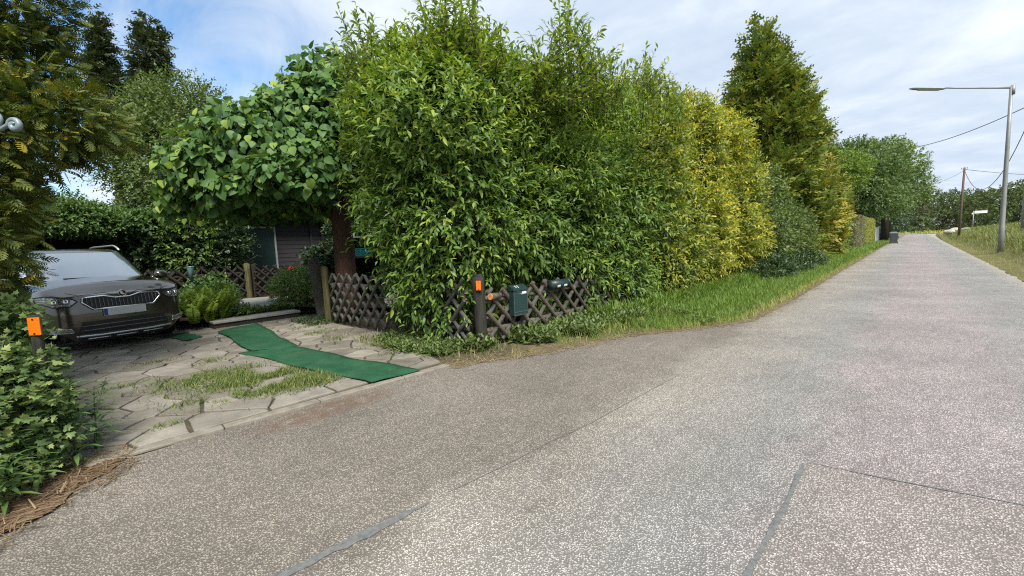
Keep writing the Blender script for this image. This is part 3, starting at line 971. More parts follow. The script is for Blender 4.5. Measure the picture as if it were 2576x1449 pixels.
def build_car(loc, yaw):
    t = thing('parked_car', 'grey brown estate car parked on the paved driveway, facing the road', 'car', loc)
    t.rotation_euler = (0, 0, yaw)

    def part(name, bm, mat, par=t, smooth=False):
        return obj_bm(name, bm, mat, par, smooth, local=True)

    # lower body wall, all the way round
    def ztop(x):
        if x > -0.28:
            return 0.86 + 0.10 * min(1, (0.0 - x) / 0.28 + 0.0)
        if x > -1.15:
            return 0.96 + 0.07 * (-0.28 - x) / 0.87
        return 1.03 + 0.03 * min(1, (-1.15 - x) / 1.5)
    bm = bmesh.new()
    per = []
    K = 200
    for k in range(K):
        a = 2 * PI * k / K
        e = 2 / 7.0
        x = -LC + LC * math.copysign(abs(math.cos(a)) ** e, math.cos(a))
        y = WC * math.copysign(abs(math.sin(a)) ** e, math.sin(a))
        per.append((x, y))
    rows = []
    NZ = 18
    for j in range(NZ + 1):
        row = []
        for x, y in per:
            zt = ztop(x)
            fr0 = max(0.0, min(1.0, (x + 1.1) / 0.5))
            cy_ = max(0.0, min(1.0, (abs(y) - 0.55) / 0.22))
            zb0 = 0.19 + 0.15 * fr0 * cy_ * cy_ * (3 - 2 * cy_)
            z = zb0 + (zt - zb0) * j / NZ
            fr = max(0.0, min(1.0, (x + 0.9) / 0.5))
            tuck = 1 - 0.035 * max(0, (0.42 - z) / 0.2) - 0.05 * max(0, (z - 0.78) / 0.25) ** 2
            xo = 0
            if fr > 0:
                xo = (-0.035 * ((z - 0.48) / 0.25) ** 2 if z < 0.48 else -0.30 * max(0, z - 0.62) ** 1.25) * fr
            # soft shoulder crease
            bul = 0.012 * math.exp(-((z - 0.83) / 0.04) ** 2) * (1 - fr)
            yy = y * tuck + math.copysign(bul, y) * (abs(y) > 0.5)
            row.append(bm.verts.new((x + xo, yy, z)))
        rows.append(row)
    for j in range(NZ):
        for k in range(K):
            vs = (rows[j][k], rows[j][(k + 1) % K], rows[j + 1][(k + 1) % K], rows[j + 1][k])
            c = sum((v.co for v in vs), Vector()) / 4
            if abs(c.y) > 0.7 and any(math.hypot(c.x - wx, c.z - 0.33) < 0.375 for wx in (-0.88, -3.42)):
                continue
            bm.faces.new(vs)
    # bonnet and belt lid, swept inwards from the top edge
    top = rows[-1]
    prev = top
    for s, lift in ((0.965, 0.022), (0.90, 0.042), (0.7, 0.068), (0.4, 0.088), (0.12, 0.095), (0.0, 0.096)):
        cur = []
        for v in top:
            hood = 1.0 if v.co.x > -1.6 else 0.3
            nx = v.co.x if v.co.x < -0.25 else v.co.x - (1 - s) * 0.06 * (1 + v.co.x / 0.25)
            ridge = 0.012 * math.exp(-((abs(v.co.y * s) - 0.5) / 0.08) ** 2) * (1 if v.co.x > -1.3 else 0)
            cur.append(bm.verts.new((nx, v.co.y * s, v.co.z + lift * hood * min(1, max(0.25, -v.co.x / 0.4)) + ridge)))
        for k in range(K):
            bm.faces.new((prev[k], prev[(k + 1) % K], cur[(k + 1) % K], cur[k]))
        prev = cur
    bmesh.ops.remove_doubles(bm, verts=bm.verts, dist=0.0005)
    # cabin: pillars and roof
    def ring(x0, x1, hw, z, p=5.0, n_=72):
        o = []
        cx, ax = (x0 + x1) / 2, (x0 - x1) / 2
        for k in range(n_):
            a = 2 * PI * (k + 0.5) / n_
            e = 2 / p
            o.append(((cx + ax * math.copysign(abs(math.cos(a)) ** e, math.cos(a))), hw * math.copysign(abs(math.sin(a)) ** e, math.sin(a)), z))
        return o
    cab = [ring(-1.02, -4.05, 0.845, 1.00), ring(-1.20, -4.03, 0.815, 1.14), ring(-1.50, -4.0, 0.745, 1.36), ring(-1.78, -3.96, 0.665, 1.545), ring(-1.88, -3.93, 0.63, 1.585),
           ring(-2.02, -3.88, 0.57, 1.612), ring(-2.3, -3.7, 0.36, 1.635), ring(-2.6, -3.4, 0.08, 1.642)]
    RV = [[bm.verts.new(p) for p in rg] for rg in cab]
    for a, b in zip(RV, RV[1:]):
        for k in range(72):
            bm.faces.new((a[k], a[(k + 1) % 72], b[(k + 1) % 72], b[k]))
    bm.faces.new(RV[-1])
    body = part('body', bm, M_PAINT, smooth=True)

    # windscreen, side and rear glass: bands of the cabin lying 4 mm proud
    def cabin_pt(z, ang):
        zs = [c[0][2] for c in cab]
        k = max(i for i in range(len(zs)) if zs[i] <= z)
        k = min(k, len(zs) - 2)
        f = (z - zs[k]) / (zs[k + 1] - zs[k])
        P4 = [(-1.02, -4.05, 0.845), (-1.20, -4.03, 0.815), (-1.50, -4.0, 0.745), (-1.78, -3.96, 0.665), (-1.88, -3.93, 0.63), (-2.02, -3.88, 0.57), (-2.3, -3.7, 0.36)]
        x0, x1, hw = [P4[k][i] * (1 - f) + P4[k + 1][i] * f for i in range(3)]
        e = 2 / 5.0
        cx, ax = (x0 + x1) / 2, (x0 - x1) / 2
        ax += 0.006; hw += 0.006
        return Vector((cx + ax * math.copysign(abs(math.cos(ang)) ** e, math.cos(ang)), hw * math.copysign(abs(math.sin(ang)) ** e, math.sin(ang)), z + 0.003))
    def band(a0, a1, z0, z1, name, par=t, n_=22, nz=8):
        bm = bmesh.new()
        R_ = []
        for j in range(nz + 1):
            z = z0 + (z1 - z0) * j / nz
            R_.append([bm.verts.new(cabin_pt(z, a0 + (a1 - a0) * i / n_)) for i in range(n_ + 1)])
        for j in range(nz):
            for i in range(n_):
                bm.faces.new((R_[j][i], R_[j][i + 1], R_[j + 1][i + 1], R_[j + 1][i]))
        return part(name, bm, M_CGLASS, par, True)
    band(-0.62, 0.62, 1.075, 1.545, 'windscreen')
    for s in (1, -1):
        band(s * 0.86, s * (PI / 2), 1.09, 1.50, 'side_window')
        band(s * (PI / 2 + 0.06), s * (PI - 0.95), 1.09, 1.50, 'side_window')
    band(PI - 0.6, PI + 0.6, 1.10, 1.50, 'rear_window')

    def fpatch(poly, off, name, mat, par=t, sub=5, depth=0.0):
        """a panel of the front face given by its outline in (y, z), off metres proud of the body"""
        bm = bmesh.new()
        pts = []
        for i in range(len(poly)):
            a, b = poly[i], poly[(i + 1) % len(poly)]
            for j in range(sub):
                f = j / sub
                pts.append((a[0] * (1 - f) + b[0] * f, a[1] * (1 - f) + b[1] * f))
        vs = [bm.verts.new((plan_x(y, z) + off, y, z)) for y, z in pts]
        es = [bm.edges.new((vs[i], vs[(i + 1) % len(vs)])) for i in range(len(vs))]
        bmesh.ops.triangle_fill(bm, edges=es, use_beauty=True)
        bmesh.ops.subdivide_edges(bm, edges=[e for e in bm.edges if not e.is_boundary], cuts=2, use_grid_fill=True)
        for v in bm.verts:
            v.co.x = plan_x(v.co.y, v.co.z) + off
        r_ = bmesh.ops.extrude_face_region(bm, geom=bm.faces[:])
        bmesh.ops.translate(bm, vec=(-0.03, 0, 0), verts=[x for x in r_['geom'] if isinstance(x, bmesh.types.BMVert)])
        bmesh.ops.recalc_face_normals(bm, faces=bm.faces)
        return part(name, bm, mat, par)

    def fline(poly, rr, off, name, mat, par=t, closed=False, sub=6):
        bm = bmesh.new()
        pts = []
        n_ = len(poly)
        for i in range(n_ if closed else n_ - 1):
            a, b = poly[i], poly[(i + 1) % n_]
            for j in range(sub):
                f = j / sub
                y, z = a[0] * (1 - f) + b[0] * f, a[1] * (1 - f) + b[1] * f
                pts.append((plan_x(y, z) + off, y, z))
        if not closed:
            y, z = poly[-1]
            pts.append((plan_x(y, z) + off, y, z))
        else:
            pts.append(pts[0])
        add_tube(bm, pts, rr, 8)
        return part(name, bm, mat, par, True)

    # grille with chrome surround and upright slats
    gp = [(-0.46, 0.845), (-0.22, 0.855), (-0.09, 0.815), (0.09, 0.815), (0.22, 0.855), (0.46, 0.845), (0.475, 0.78), (0.36, 0.665), (-0.36, 0.665), (-0.475, 0.78)]
    gr = fpatch(gp, 0.010, 'grille', M_BLACKP)
    fline(gp, 0.013, 0.016, 'chrome_surround', M_CHROME, gr, True)
    for k in range(19):
        y = -0.42 + 0.84 * k / 18
        hi = 0.835 if abs(y) > 0.2 else 0.80
        lo = 0.675 + max(0, abs(y) - 0.34) * 0.9
        fline([(y, lo), (y, hi)], 0.007, 0.018, 'slat', simple_grey, gr)
    # badge
    bm = bmesh.new()
    zb, R_ = 0.872, 0.048
    xb = plan_x(0, zb) + 0.026
    ringp = [(xb, R_ * math.cos(a), zb + R_ * math.sin(a)) for a in [2 * PI * i / 24 for i in range(25)]]
    add_tube(bm, ringp, 0.006, 8, False)
    bd = part('badge', bm, M_CHROME, t, True)
    bm = bmesh.new()
    vs = [bm.verts.new((xb - 0.002, R_ * math.cos(a), zb + R_ * math.sin(a))) for a in [2 * PI * i / 24 for i in range(24)]]
    bm.faces.new(vs)
    part('badge_disc', bm, M_BLACKP, bd)
    bm = bmesh.new()
    for pl in ([(0.034, -0.014), (0.0, -0.020), (-0.030, 0.004), (-0.010, 0.006), (0.012, 0.0)], [(0.022, 0.004), (0.002, 0.010), (-0.018, 0.030), (-0.030, 0.026), (-0.020, 0.008)],
               [(0.010, 0.014), (-0.006, 0.036), (-0.014, 0.037), (-0.004, 0.016)]):
        add_poly(bm, [(xb + 0.003, y, zb + z) for y, z in pl])
    part('badge_arrow', bm, M_CHROME, bd)
    # headlights and fog lamps
    for s in (1, -1):
        hp = [(s * 0.52, 0.80), (s * 0.56, 0.84), (s * 0.70, 0.875), (s * 0.81, 0.90), (s * 0.872, 0.88), (s * 0.865, 0.80), (s * 0.76, 0.735), (s * 0.60, 0.735)]
        hl = fpatch(hp, 0.006, 'headlight', M_LAMP)
        fline(hp, 0.008, 0.010, 'headlight_rim', M_BLACKP, hl, True)
        for yy, rr in ((0.62, 0.042), (0.73, 0.040)):
            bm = bmesh.new()
            x0 = plan_x(yy, 0.80) + 0.004
            bmesh.ops.create_uvsphere(bm, u_segments=16, v_segments=8, radius=rr, matrix=Matrix.Translation((x0 - 0.02, s * yy, 0.80)))
            part('lamp_lens', bm, M_LENS, hl, True)
        fp = [(s * 0.60, 0.345), (s * 0.82, 0.36), (s * 0.81, 0.425), (s * 0.62, 0.405)]
        fg = fpatch(fp, 0.008, 'fog_light', M_LAMP)
        fline(fp, 0.006, 0.012, 'fog_light_rim', M_SILVER, fg, True)
    # lower air intake, side pockets, silver skid bar
    ip = [(-0.50, 0.49), (0.50, 0.49), (0.56, 0.31), (-0.56, 0.31)]
    it = fpatch(ip, 0.005, 'air_intake', M_BLACKP)
    for z in (0.36, 0.425):
        fline([(-0.52, z), (0.52, z)], 0.008, 0.010, 'intake_bar', simple_grey, it)
    sk = fpatch([(-0.56, 0.285), (0.56, 0.285), (0.54, 0.195), (-0.54, 0.195)], 0.006, 'skid_plate', M_BLACKP)
    fline([(-0.58, 0.283), (-0.3, 0.268), (0.3, 0.268), (0.58, 0.283)], 0.017, 0.018, 'silver_bar', M_SILVER, sk)
    fline([(-0.46, 0.23), (-0.2, 0.225)], 0.011, 0.014, 'silver_bar', M_SILVER, sk)
    fline([(-0.13, 0.223), (0.13, 0.223)], 0.011, 0.014, 'silver_bar', M_SILVER, sk)
    fline([(0.2, 0.225), (0.46, 0.23)], 0.011, 0.014, 'silver_bar', M_SILVER, sk)
    # number plate
    xp = plan_x(0, 0.62) + 0.022
    bm = bmesh.new(); add_box(bm, (xp, 0, 0.605), (0.012, 0.52, 0.112), 0, 0.003)
    pl = part('number_plate', bm, M_PLATE)
    bm = bmesh.new(); add_box(bm, (xp + 0.007, -0.235, 0.605), (0.003, 0.045, 0.104))
    part('plate_band', bm, M_EUBLUE, pl)
    # mirrors
    for s in (1, -1):
        bm = bmesh.new()
        bmesh.ops.create_uvsphere(bm, u_segments=18, v_segments=12, radius=1.0, matrix=Matrix.Translation((-1.36, s * 1.0, 1.09)) @ Matrix.Diagonal((0.075, 0.115, 0.085, 1)))
        add_tube(bm, [(-1.38, s * 0.83, 1.04), (-1.37, s * 0.94, 1.06)], 0.028, 8)
        part('wing_mirror', bm, M_PAINT, t, True)
    # roof rails
    for s in (1, -1):
        bm = bmesh.new()
        pts = []
        for i in range(17):
            f = i / 16
            pts.append((-1.98 - 1.75 * f, s * (0.615), 1.585 + 0.095 * min(1, math.sin(f * PI) * 2.2) ** 0.7))
        add_tube(bm, pts, 0.017, 8)
        part('roof_rail', bm, M_SILVER, t, True)
    # wipers and scuttle
    bm = bmesh.new()
    sc_ = [(cabin_pt(1.055, a) + Vector((0.02, 0, 0.0))) for a in [-0.6 + 1.2 * i / 14 for i in range(15)]]
    add_tube(bm, sc_, 0.022, 6)
    part('scuttle', bm, M_BLACKP, t, True)
    for a0, a1 in ((-0.34, -0.50), (0.30, -0.10)):
        bm = bmesh.new()
        add_tube(bm, [cabin_pt(1.06, a0) + Vector((0.03, 0, 0.01)), cabin_pt(1.085, (a0 + a1) / 2 - 0.05) + Vector((0.03, 0, 0.02)), cabin_pt(1.11, a1 - 0.05) + Vector((0.02, 0, 0.01))], [0.014, 0.010, 0.006], 6)
        part('wiper', bm, M_BLACKP, t, True)
    # bonnet shut line
    fline([(-0.62, 0.93), (-0.50, 0.885), (-0.2, 0.90), (-0.1, 0.855), (0.1, 0.855), (0.2, 0.90), (0.5, 0.885), (0.62, 0.93)], 0.004, 0.004, 'bonnet_gap', M_BLACKP)
    # wheels and arch trims, dark underbody
    for wx in (-0.88, -3.42):
        for s in (1, -1):
            bm = bmesh.new()
            prof = [(0.205, -0.10), (0.30, -0.105), (0.325, -0.085), (0.335, 0), (0.325, 0.085), (0.30, 0.105), (0.205, 0.10)]
            ringv = []
            for k in range(36):
                a = 2 * PI * k / 36
                ringv.append([bm.verts.new((wx + rr * math.cos(a), s * 0.775 + yy, 0.335 + rr * math.sin(a))) for rr, yy in prof])
            for k in range(36):
                for j in range(6):
                    bm.faces.new((ringv[k][j], ringv[k][j + 1], ringv[(k + 1) % 36][j + 1], ringv[(k + 1) % 36][j]))
            bmesh.ops.recalc_face_normals(bm, faces=bm.faces)
            wh = part('wheel', bm, M_TYRE, t, True)
            bm = bmesh.new()
            for k in range(5):
                a = 2 * PI * k / 5
                add_tube(bm, [(wx, s * 0.86, 0.335), (wx + 0.2 * math.cos(a), s * 0.855, 0.335 + 0.2 * math.sin(a))], [0.04, 0.03], 6)
            add_tube(bm, [(wx + 0.2 * math.cos(a), s * 0.85, 0.335 + 0.2 * math.sin(a)) for a in [2 * PI * i / 28 for i in range(29)]], 0.016, 6, False)
            part('rim', bm, M_SILVER, wh, True)
            bm = bmesh.new()
            add_tube(bm, [(wx + 0.385 * math.cos(a), s * (0.872), 0.33 + 0.385 * math.sin(a)) for a in [-0.25 + (PI + 0.5) * i / 24 for i in range(25)]], 0.032, 8)
            part('arch_trim', bm, M_BLACKP, t, True)
    bm = bmesh.new()
    add_box(bm, (-2.1, 0, 0.44), (3.7, 1.30, 0.46))
    part('underbody', bm, M_BLACKP)
    return t


simple_grey = simple('dark_grey_plastic', (0.16, 0.16, 0.155), 0.3, 0.5, 0.2, 30)
CAR = build_car((-9.06, 0.71, 0.015), rad(12))

# ------------------------------------------------------------------ placing helper
def bearing(px, py):
    x, y = px - 1288.0, 724.5 - py
    xr, yr = x * math.cos(ROLL) + y * math.sin(ROLL), -x * math.sin(ROLL) + y * math.cos(ROLL)
    return xr, 1081.0 * math.cos(PITCH) + yr * math.sin(PITCH), -1081.0 * math.sin(PITCH) + yr * math.cos(PITCH)


def L(px, Y, py=None):
    """lane coordinates of a place seen at bearing px, py (of 2576 x 1449) and Y metres ahead of the viewpoint"""
    bx, by, bz = bearing(px, 618.5 - 0.043 * (px - 1288) if py is None else py)
    X = bx / by * Y
    return (X * math.cos(YAW) - Y * math.sin(YAW), X * math.sin(YAW) + Y * math.cos(YAW))


def H(px, py, Y):
    """height above the lane at that bearing and distance"""
    bx, by, bz = bearing(px, py)
    return CAM_H + bz / by * Y


def E(px, py, Y, rx, ry, rz):
    n_, u_ = L(px, Y, py)
    return (n_, u_, H(px, py, Y), rx, ry, rz)


def foliage(name, arr, mat, par=None):
    V, F, A = arr
    return obj_np(name, V, F, mat, par, A)


# ------------------------------------------------------------------ fences, posts, letter boxes
def lattice(t, p0, p1, z0, h, sp, wd, mat, nrm, mat2=None, z1=None):
    """crossed half-round slats between p0 and p1 (ground plan), as a front and a back layer"""
    p0, p1 = Vector((*p0, 0)), Vector((*p1, 0))
    d = (p1 - p0)
    Ln = d.length
    d.normalize()
    nv = Vector((*nrm, 0)).normalized()
    z1 = z0 if z1 is None else z1
    for layer, (sg, off) in enumerate(((-1, 0.028), (1, 0.0))):
        bm = bmesh.new()
        k = -int(h / sp) - 1
        while k * sp < Ln + h:
            s0 = k * sp + RNG.normal() * 0.012
            a, b = (s0, s0 + h) if sg > 0 else (s0 + h, s0)
            ca, cb = 0.0, 1.0
            lo, hi = min(a, b), max(a, b)
            if hi > 0.02 and lo < Ln - 0.02:
                fa = lambda x: (x - a) / (b - a)
                f0, f1 = sorted((fa(max(0, lo)), fa(min(Ln, hi))))
                f0, f1 = max(0, f0), min(1, f1)
                if f1 - f0 > 0.12:
                    P_ = []
                    for f in (f0, f1):
                        x = a + (b - a) * f
                        zb = z0 + (z1 - z0) * x / Ln
                        P_.append(p0 + d * x + nv * off + Vector((0, 0, zb + h * f + (RNG.uniform(-0.02, 0.02) if f == 1 else 0))))
                    add_halfround(bm, P_[0], P_[1], wd * RNG.uniform(0.85, 1.15), nv)
            k += 1
        obj_bm('lattice_slats', bm, mat if layer == 0 else (mat2 or mat), t)
    bm = bmesh.new()
    for zr in (0.22, 0.78):
        a = p0 - nv * 0.03 + Vector((0, 0, z0 + h * zr)); b = p1 - nv * 0.03 + Vector((0, 0, z1 + h * zr))
        add_halfround(bm, a, b, 0.07, nv)
    obj_bm('rail', bm, mat, t)


def post(name, label, p, h, r_, mat, lean=(0, 0), cat='post', square=False, z0=0.0, cap=True):
    bm = bmesh.new()
    pts, rs = [], []
    for i in range(7):
        f = i / 6
        pts.append((p[0] + lean[0] * f, p[1] + lean[1] * f, z0 - 0.15 + (h + 0.15) * f)); rs.append(r_ * (1.03 - 0.05 * f))
    add_tube(bm, pts, rs, 14)
    if cap:
        add_tube(bm, [(p[0] + lean[0], p[1] + lean[1], z0 + h), (p[0] + lean[0], p[1] + lean[1], z0 + h + r_ * 0.35)], [r_ * 0.97, r_ * 0.55], 14)
    for v in bm.verts:
        k = 0.05 * math.sin(math.atan2(v.co.y - p[1], v.co.x - p[0]) * 5 + v.co.z * 2)
        c = Vector((p[0], p[1], v.co.z)); v.co = c + (v.co - c) * (1 + k)
    return tag(obj_bm(name, bm, mat, None, True), label, cat)


t = thing('lattice_fence', 'brown rustic lattice fence under the bush, carrying the letter box', 'fence', (-4.18, 5.8, 0))
lattice(t, (-4.18, 3.9), (-4.18, 8.2), 0.07, 0.72, 0.30, 0.062, M_LATT, (1, 0), M_LATTG)
t = thing('lattice_fence', 'grey mossy lattice fence running from driveway post towards the corner', 'fence', (-6.2, 3.68, 0))
lattice(t, (-4.35, 3.72), (-8.25, 3.66), 0.08, 0.88, 0.29, 0.062, M_LATTG, (0, -1), M_LATTG)
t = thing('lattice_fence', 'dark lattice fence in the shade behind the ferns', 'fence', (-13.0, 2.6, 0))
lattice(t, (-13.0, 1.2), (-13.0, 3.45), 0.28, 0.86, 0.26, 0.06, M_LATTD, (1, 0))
post('corner_post', 'thick dark corner post with an orange reflector beneath the bush', (-4.18, 3.82), 0.98, 0.078, M_POSTD, (-0.03, 0.0))
post('fence_post', 'mossy round post at the driveway end of the grey lattice fence', (-8.38, 3.60), 1.10, 0.062, M_POST)
post('garden_post', 'mossy round post left of the dark garden gate', (-13.0, 3.53), 0.98, 0.075, M_POST, z0=0.2)
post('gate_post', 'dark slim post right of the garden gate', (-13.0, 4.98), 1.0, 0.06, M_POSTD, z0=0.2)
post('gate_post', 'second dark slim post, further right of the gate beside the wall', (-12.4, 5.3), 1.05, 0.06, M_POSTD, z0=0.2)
# broad weathered post by the path
bm = bmesh.new()
pr = []
for i in range(9):
    f = i / 8
    ring_ = []
    for k in range(16):
        a = 2 * PI * k / 16
        rr = 0.175 * (1.12 - 0.25 * f) * (1 + 0.10 * math.sin(a * 4 + 1) + 0.05 * math.sin(a * 9 + f * 3))
        ring_.append(bm.verts.new((-9.45 - 0.20 * f + rr * math.cos(a), 3.98 - 0.06 * f + rr * 0.75 * math.sin(a), -0.05 + 1.28 * f + (0.05 * math.sin(a * 3) if i == 8 else 0))))
    pr.append(ring_)
for a_, b_ in zip(pr, pr[1:]):
    for k in range(16):
        bm.faces.new((a_[k], a_[(k + 1) % 16], b_[(k + 1) % 16], b_[k]))
bm.faces.new(pr[-1])
tag(obj_bm('weathered_post', bm, bark_mat('weathered_wood', (0.10, 0.088, 0.072), 6, (9, 9, 0.5), 1.0), None, True), 'broad weathered leaning trunk post beside the garden steps', 'post')
# sawn rail end on the corner post
t = thing('rail_stub', 'short half round rail end with orange sawn face on the corner post', 'rail', (-4.12, 3.98, 0.72))
bm = bmesh.new(); add_tube(bm, [(-4.10, 3.93, 0.70), (-4.13, 4.10, 0.69)], 0.046, 12)
obj_bm('rail_log', bm, M_LATT, t, True)
bm = bmesh.new(); add_tube(bm, [(-4.0985, 3.915, 0.7005), (-4.1, 3.93, 0.70)], 0.043, 12)
obj_bm('sawn_face', bm, M_CUT, t)


def reflector(name, label, c, wd, ht, yaw, mat, cat='reflector', lean=0.0):
    t = thing(name, label, cat, c)
    R = Matrix.Rotation(yaw, 3, 'Z') @ Matrix.Rotation(lean, 3, 'Y')
    bm = bmesh.new(); add_box(bm, (0, 0, 0), (0.012, wd, ht), 0, 0.004)
    bmesh.ops.transform(bm, matrix=R.to_4x4(), verts=bm.verts)
    obj_bm('lens', bm, mat, t, local=True)
    bm = bmesh.new(); add_box(bm, (-0.008, 0, 0), (0.008, wd + 0.012, ht + 0.012), 0, 0.003)
    for dz in (-1, 1):
        add_box(bm, (0.005, 0, dz * ht * 0.40), (0.008, 0.012, 0.012), 0, 0.002)
    bmesh.ops.transform(bm, matrix=R.to_4x4(), verts=bm.verts)
    obj_bm('backing', bm, M_BLACKP, t, local=True)
    return t


reflector('reflector', 'small orange reflector on the dark corner post under the bush', (-4.125, 3.745, 0.865), 0.068, 0.125, rad(-62), M_ORANGE)
reflector('reflector', 'large orange reflector in the ivy in front of the car', (-4.335, -0.125, 0.955), 0.072, 0.122, rad(-40), M_ORANGE, lean=0.0)
post('ivy_post', 'thin dark post in the ivy carrying the large reflector', (-4.37, -0.12), 1.03, 0.030, M_POSTD, cap=False)
bm = bmesh.new()
t = thing('reflector', 'round red reflector on the garden gate', 'reflector', (-12.94, 4.62, 0.98))
vs = bmesh.ops.create_cone(bm, segments=20, radius1=0.075, radius2=0.07, depth=0.02, cap_ends=True, matrix=Matrix.Translation((0.005, 0, 0)) @ Matrix.Rotation(PI / 2, 4, 'Y'))
obj_bm('lens', bm, M_RED, t, local=True)
bm = bmesh.new()
bmesh.ops.create_cone(bm, segments=20, radius1=0.083, radius2=0.083, depth=0.012, cap_ends=True, matrix=Matrix.Translation((-0.008, 0, 0)) @ Matrix.Rotation(PI / 2, 4, 'Y'))
obj_bm('backing', bm, M_BLACKP, t, local=True)
# garden gate
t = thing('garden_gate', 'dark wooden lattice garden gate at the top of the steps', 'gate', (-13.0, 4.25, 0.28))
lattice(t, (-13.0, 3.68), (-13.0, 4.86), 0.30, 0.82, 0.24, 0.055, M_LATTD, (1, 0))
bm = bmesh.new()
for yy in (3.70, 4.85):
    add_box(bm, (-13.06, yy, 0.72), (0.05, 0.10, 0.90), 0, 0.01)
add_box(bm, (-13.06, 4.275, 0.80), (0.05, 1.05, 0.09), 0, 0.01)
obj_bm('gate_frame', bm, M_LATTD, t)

M_BOX = simple('hammered_green_enamel', (0.018, 0.046, 0.044), 0.38, 0.2, 0.4, 55, 0.5)
M_TUBE = simple('dark_green_plastic', (0.016, 0.034, 0.034), 0.4, 0, 0.2, 10)
M_GRAVE = simple('grey_weather_edge', (0.07, 0.095, 0.09), 0.5, 0.2, 0.2, 20)


def letter_box():
    c = (-4.075, 4.44, 0.385)
    t = thing('letter_box', 'dark green hammered metal letter box hanging on the lattice fence', 'mailbox', c)
    t.rotation_euler = (0, 0, rad(-4))
    bm = bmesh.new(); add_box(bm, (0, 0, 0.17), (0.11, 0.265, 0.345), 0, 0.008)
    obj_bm('box', bm, M_BOX, t, local=True)
    bm = bmesh.new()
    prof = [(-0.062, 0.352), (-0.062, 0.425), (-0.03, 0.428), (0.066, 0.372), (0.066, 0.350)]
    for y in (-0.139, 0.139):
        pass
    vs = [[bm.verts.new((x, y, z)) for x, z in prof] for y in (-0.139, 0.139)]
    for k in range(5):
        bm.faces.new((vs[0][k], vs[0][(k + 1) % 5], vs[1][(k + 1) % 5], vs[1][k]))
    bm.faces.new(vs[0]); bm.faces.new(list(reversed(vs[1])))
    bmesh.ops.recalc_face_normals(bm, faces=bm.faces)
    obj_bm('lid', bm, M_BOX, t, local=True)
    # house number on the sloping lid
    bm = bmesh.new()
    dirv = Vector((0.096, 0, -0.056)).normalized()
    nv = Vector((0.056, 0, 0.096)).normalized()
    o0 = Vector((0.018, 0.0, 0.402)) + nv * 0.0022
    def bar(u0, v0, u1, v1, wd=0.009):
        a = o0 + Vector((0, u0, 0)) + dirv * v0; b = o0 + Vector((0, u1, 0)) + dirv * v1
        d_ = (b - a).normalized(); s = d_.cross(nv) * wd / 2
        add_poly(bm, [a - s, b - s, b + s, a + s])
    bar(-0.062, -0.025, -0.062, 0.028); bar(-0.075, -0.014, -0.062, -0.025)
    bar(-0.018, -0.025, -0.018, 0.028); bar(-0.031, -0.014, -0.018, -0.025)
    bmesh.ops.recalc_face_normals(bm, faces=bm.faces)
    obj_bm('house_number', bm, M_WHITE, t, local=True)
    bm = bmesh.new(); add_box(bm, (0.0575, 0.068, 0.315), (0.003, 0.085, 0.03), 0, 0)
    obj_bm('name_label', bm, M_WHITE, t, local=True)
    bm = bmesh.new()
    bmesh.ops.create_cone(bm, segments=14, radius1=0.014, radius2=0.012, depth=0.012, cap_ends=True, matrix=Matrix.Translation((0.06, 0.012, 0.298)) @ Matrix.Rotation(PI / 2, 4, 'Y'))
    obj_bm('lock', bm, M_CHROME, t, local=True)
    bm = bmesh.new()
    for z, wd in ((0.338, 0.27), (0.006, 0.27), (0.05, 0.262)):
        add_box(bm, (0.0565, 0, z), (0.006, wd, 0.008), 0, 0.001)
    for y in (-0.13, 0.13):
        add_box(bm, (0.0565, y, 0.17), (0.006, 0.008, 0.33), 0, 0.001)
    obj_bm('raised_border', bm, M_GRAVE, t, local=True)


letter_box()
t = thing('newspaper_tube', 'dark green newspaper tube with two white labels on the lattice fence', 'newspaper holder', (-4.06, 5.38, 0.735))
bm = bmesh.new()
R0 = 0.072
add_tube(bm, [(0, -0.21, 0), (0, 0.21, 0)], R0, 22)
add_tube(bm, [(0, -0.215, 0), (0, -0.195, 0)], R0 + 0.006, 22)
add_tube(bm, [(0, 0.195, 0), (0, 0.215, 0)], R0 + 0.006, 22)
obj_bm('tube', bm, M_TUBE, t, True, local=True)
for yy, ww in ((-0.085, 0.075), (0.085, 0.085)):
    bm = bmesh.new()
    a0 = rad(-18)
    rows_ = []
    for k in range(5):
        a = a0 - 0.25 + 0.5 * k / 4
        rows_.append([bm.verts.new(((R0 + 0.002) * math.cos(a), yy + s * ww / 2, (R0 + 0.002) * math.sin(a))) for s in (-1, 1)])
    for k in range(4):
        bm.faces.new((rows_[k][0], rows_[k][1], rows_[k + 1][1], rows_[k + 1][0]))
    obj_bm('label', bm, M_WHITE, t, local=True)

# ------------------------------------------------------------------ steps
bm = bmesh.new(); add_box(bm, (-9.98, 2.78, 0.135), (0.50, 1.62, 0.045), rad(2), 0.008)
o = tag(obj_bm('garden_step', bm, M_STEP), 'lower grey stone garden step above the turf runner', 'step')
bm = bmesh.new(); add_box(bm, (-9.99, 2.78, 0.035), (0.46, 1.6, 0.155), rad(2), 0.01)
obj_bm('riser', bm, M_POSTD, o)
bm = bmesh.new(); add_box(bm, (-11.65, 3.45, 0.235), (2.5, 1.25, 0.07), rad(-17), 0.012)
tag(obj_bm('garden_step', bm, M_STEP), 'upper stone landing slab before the garden gate', 'step')

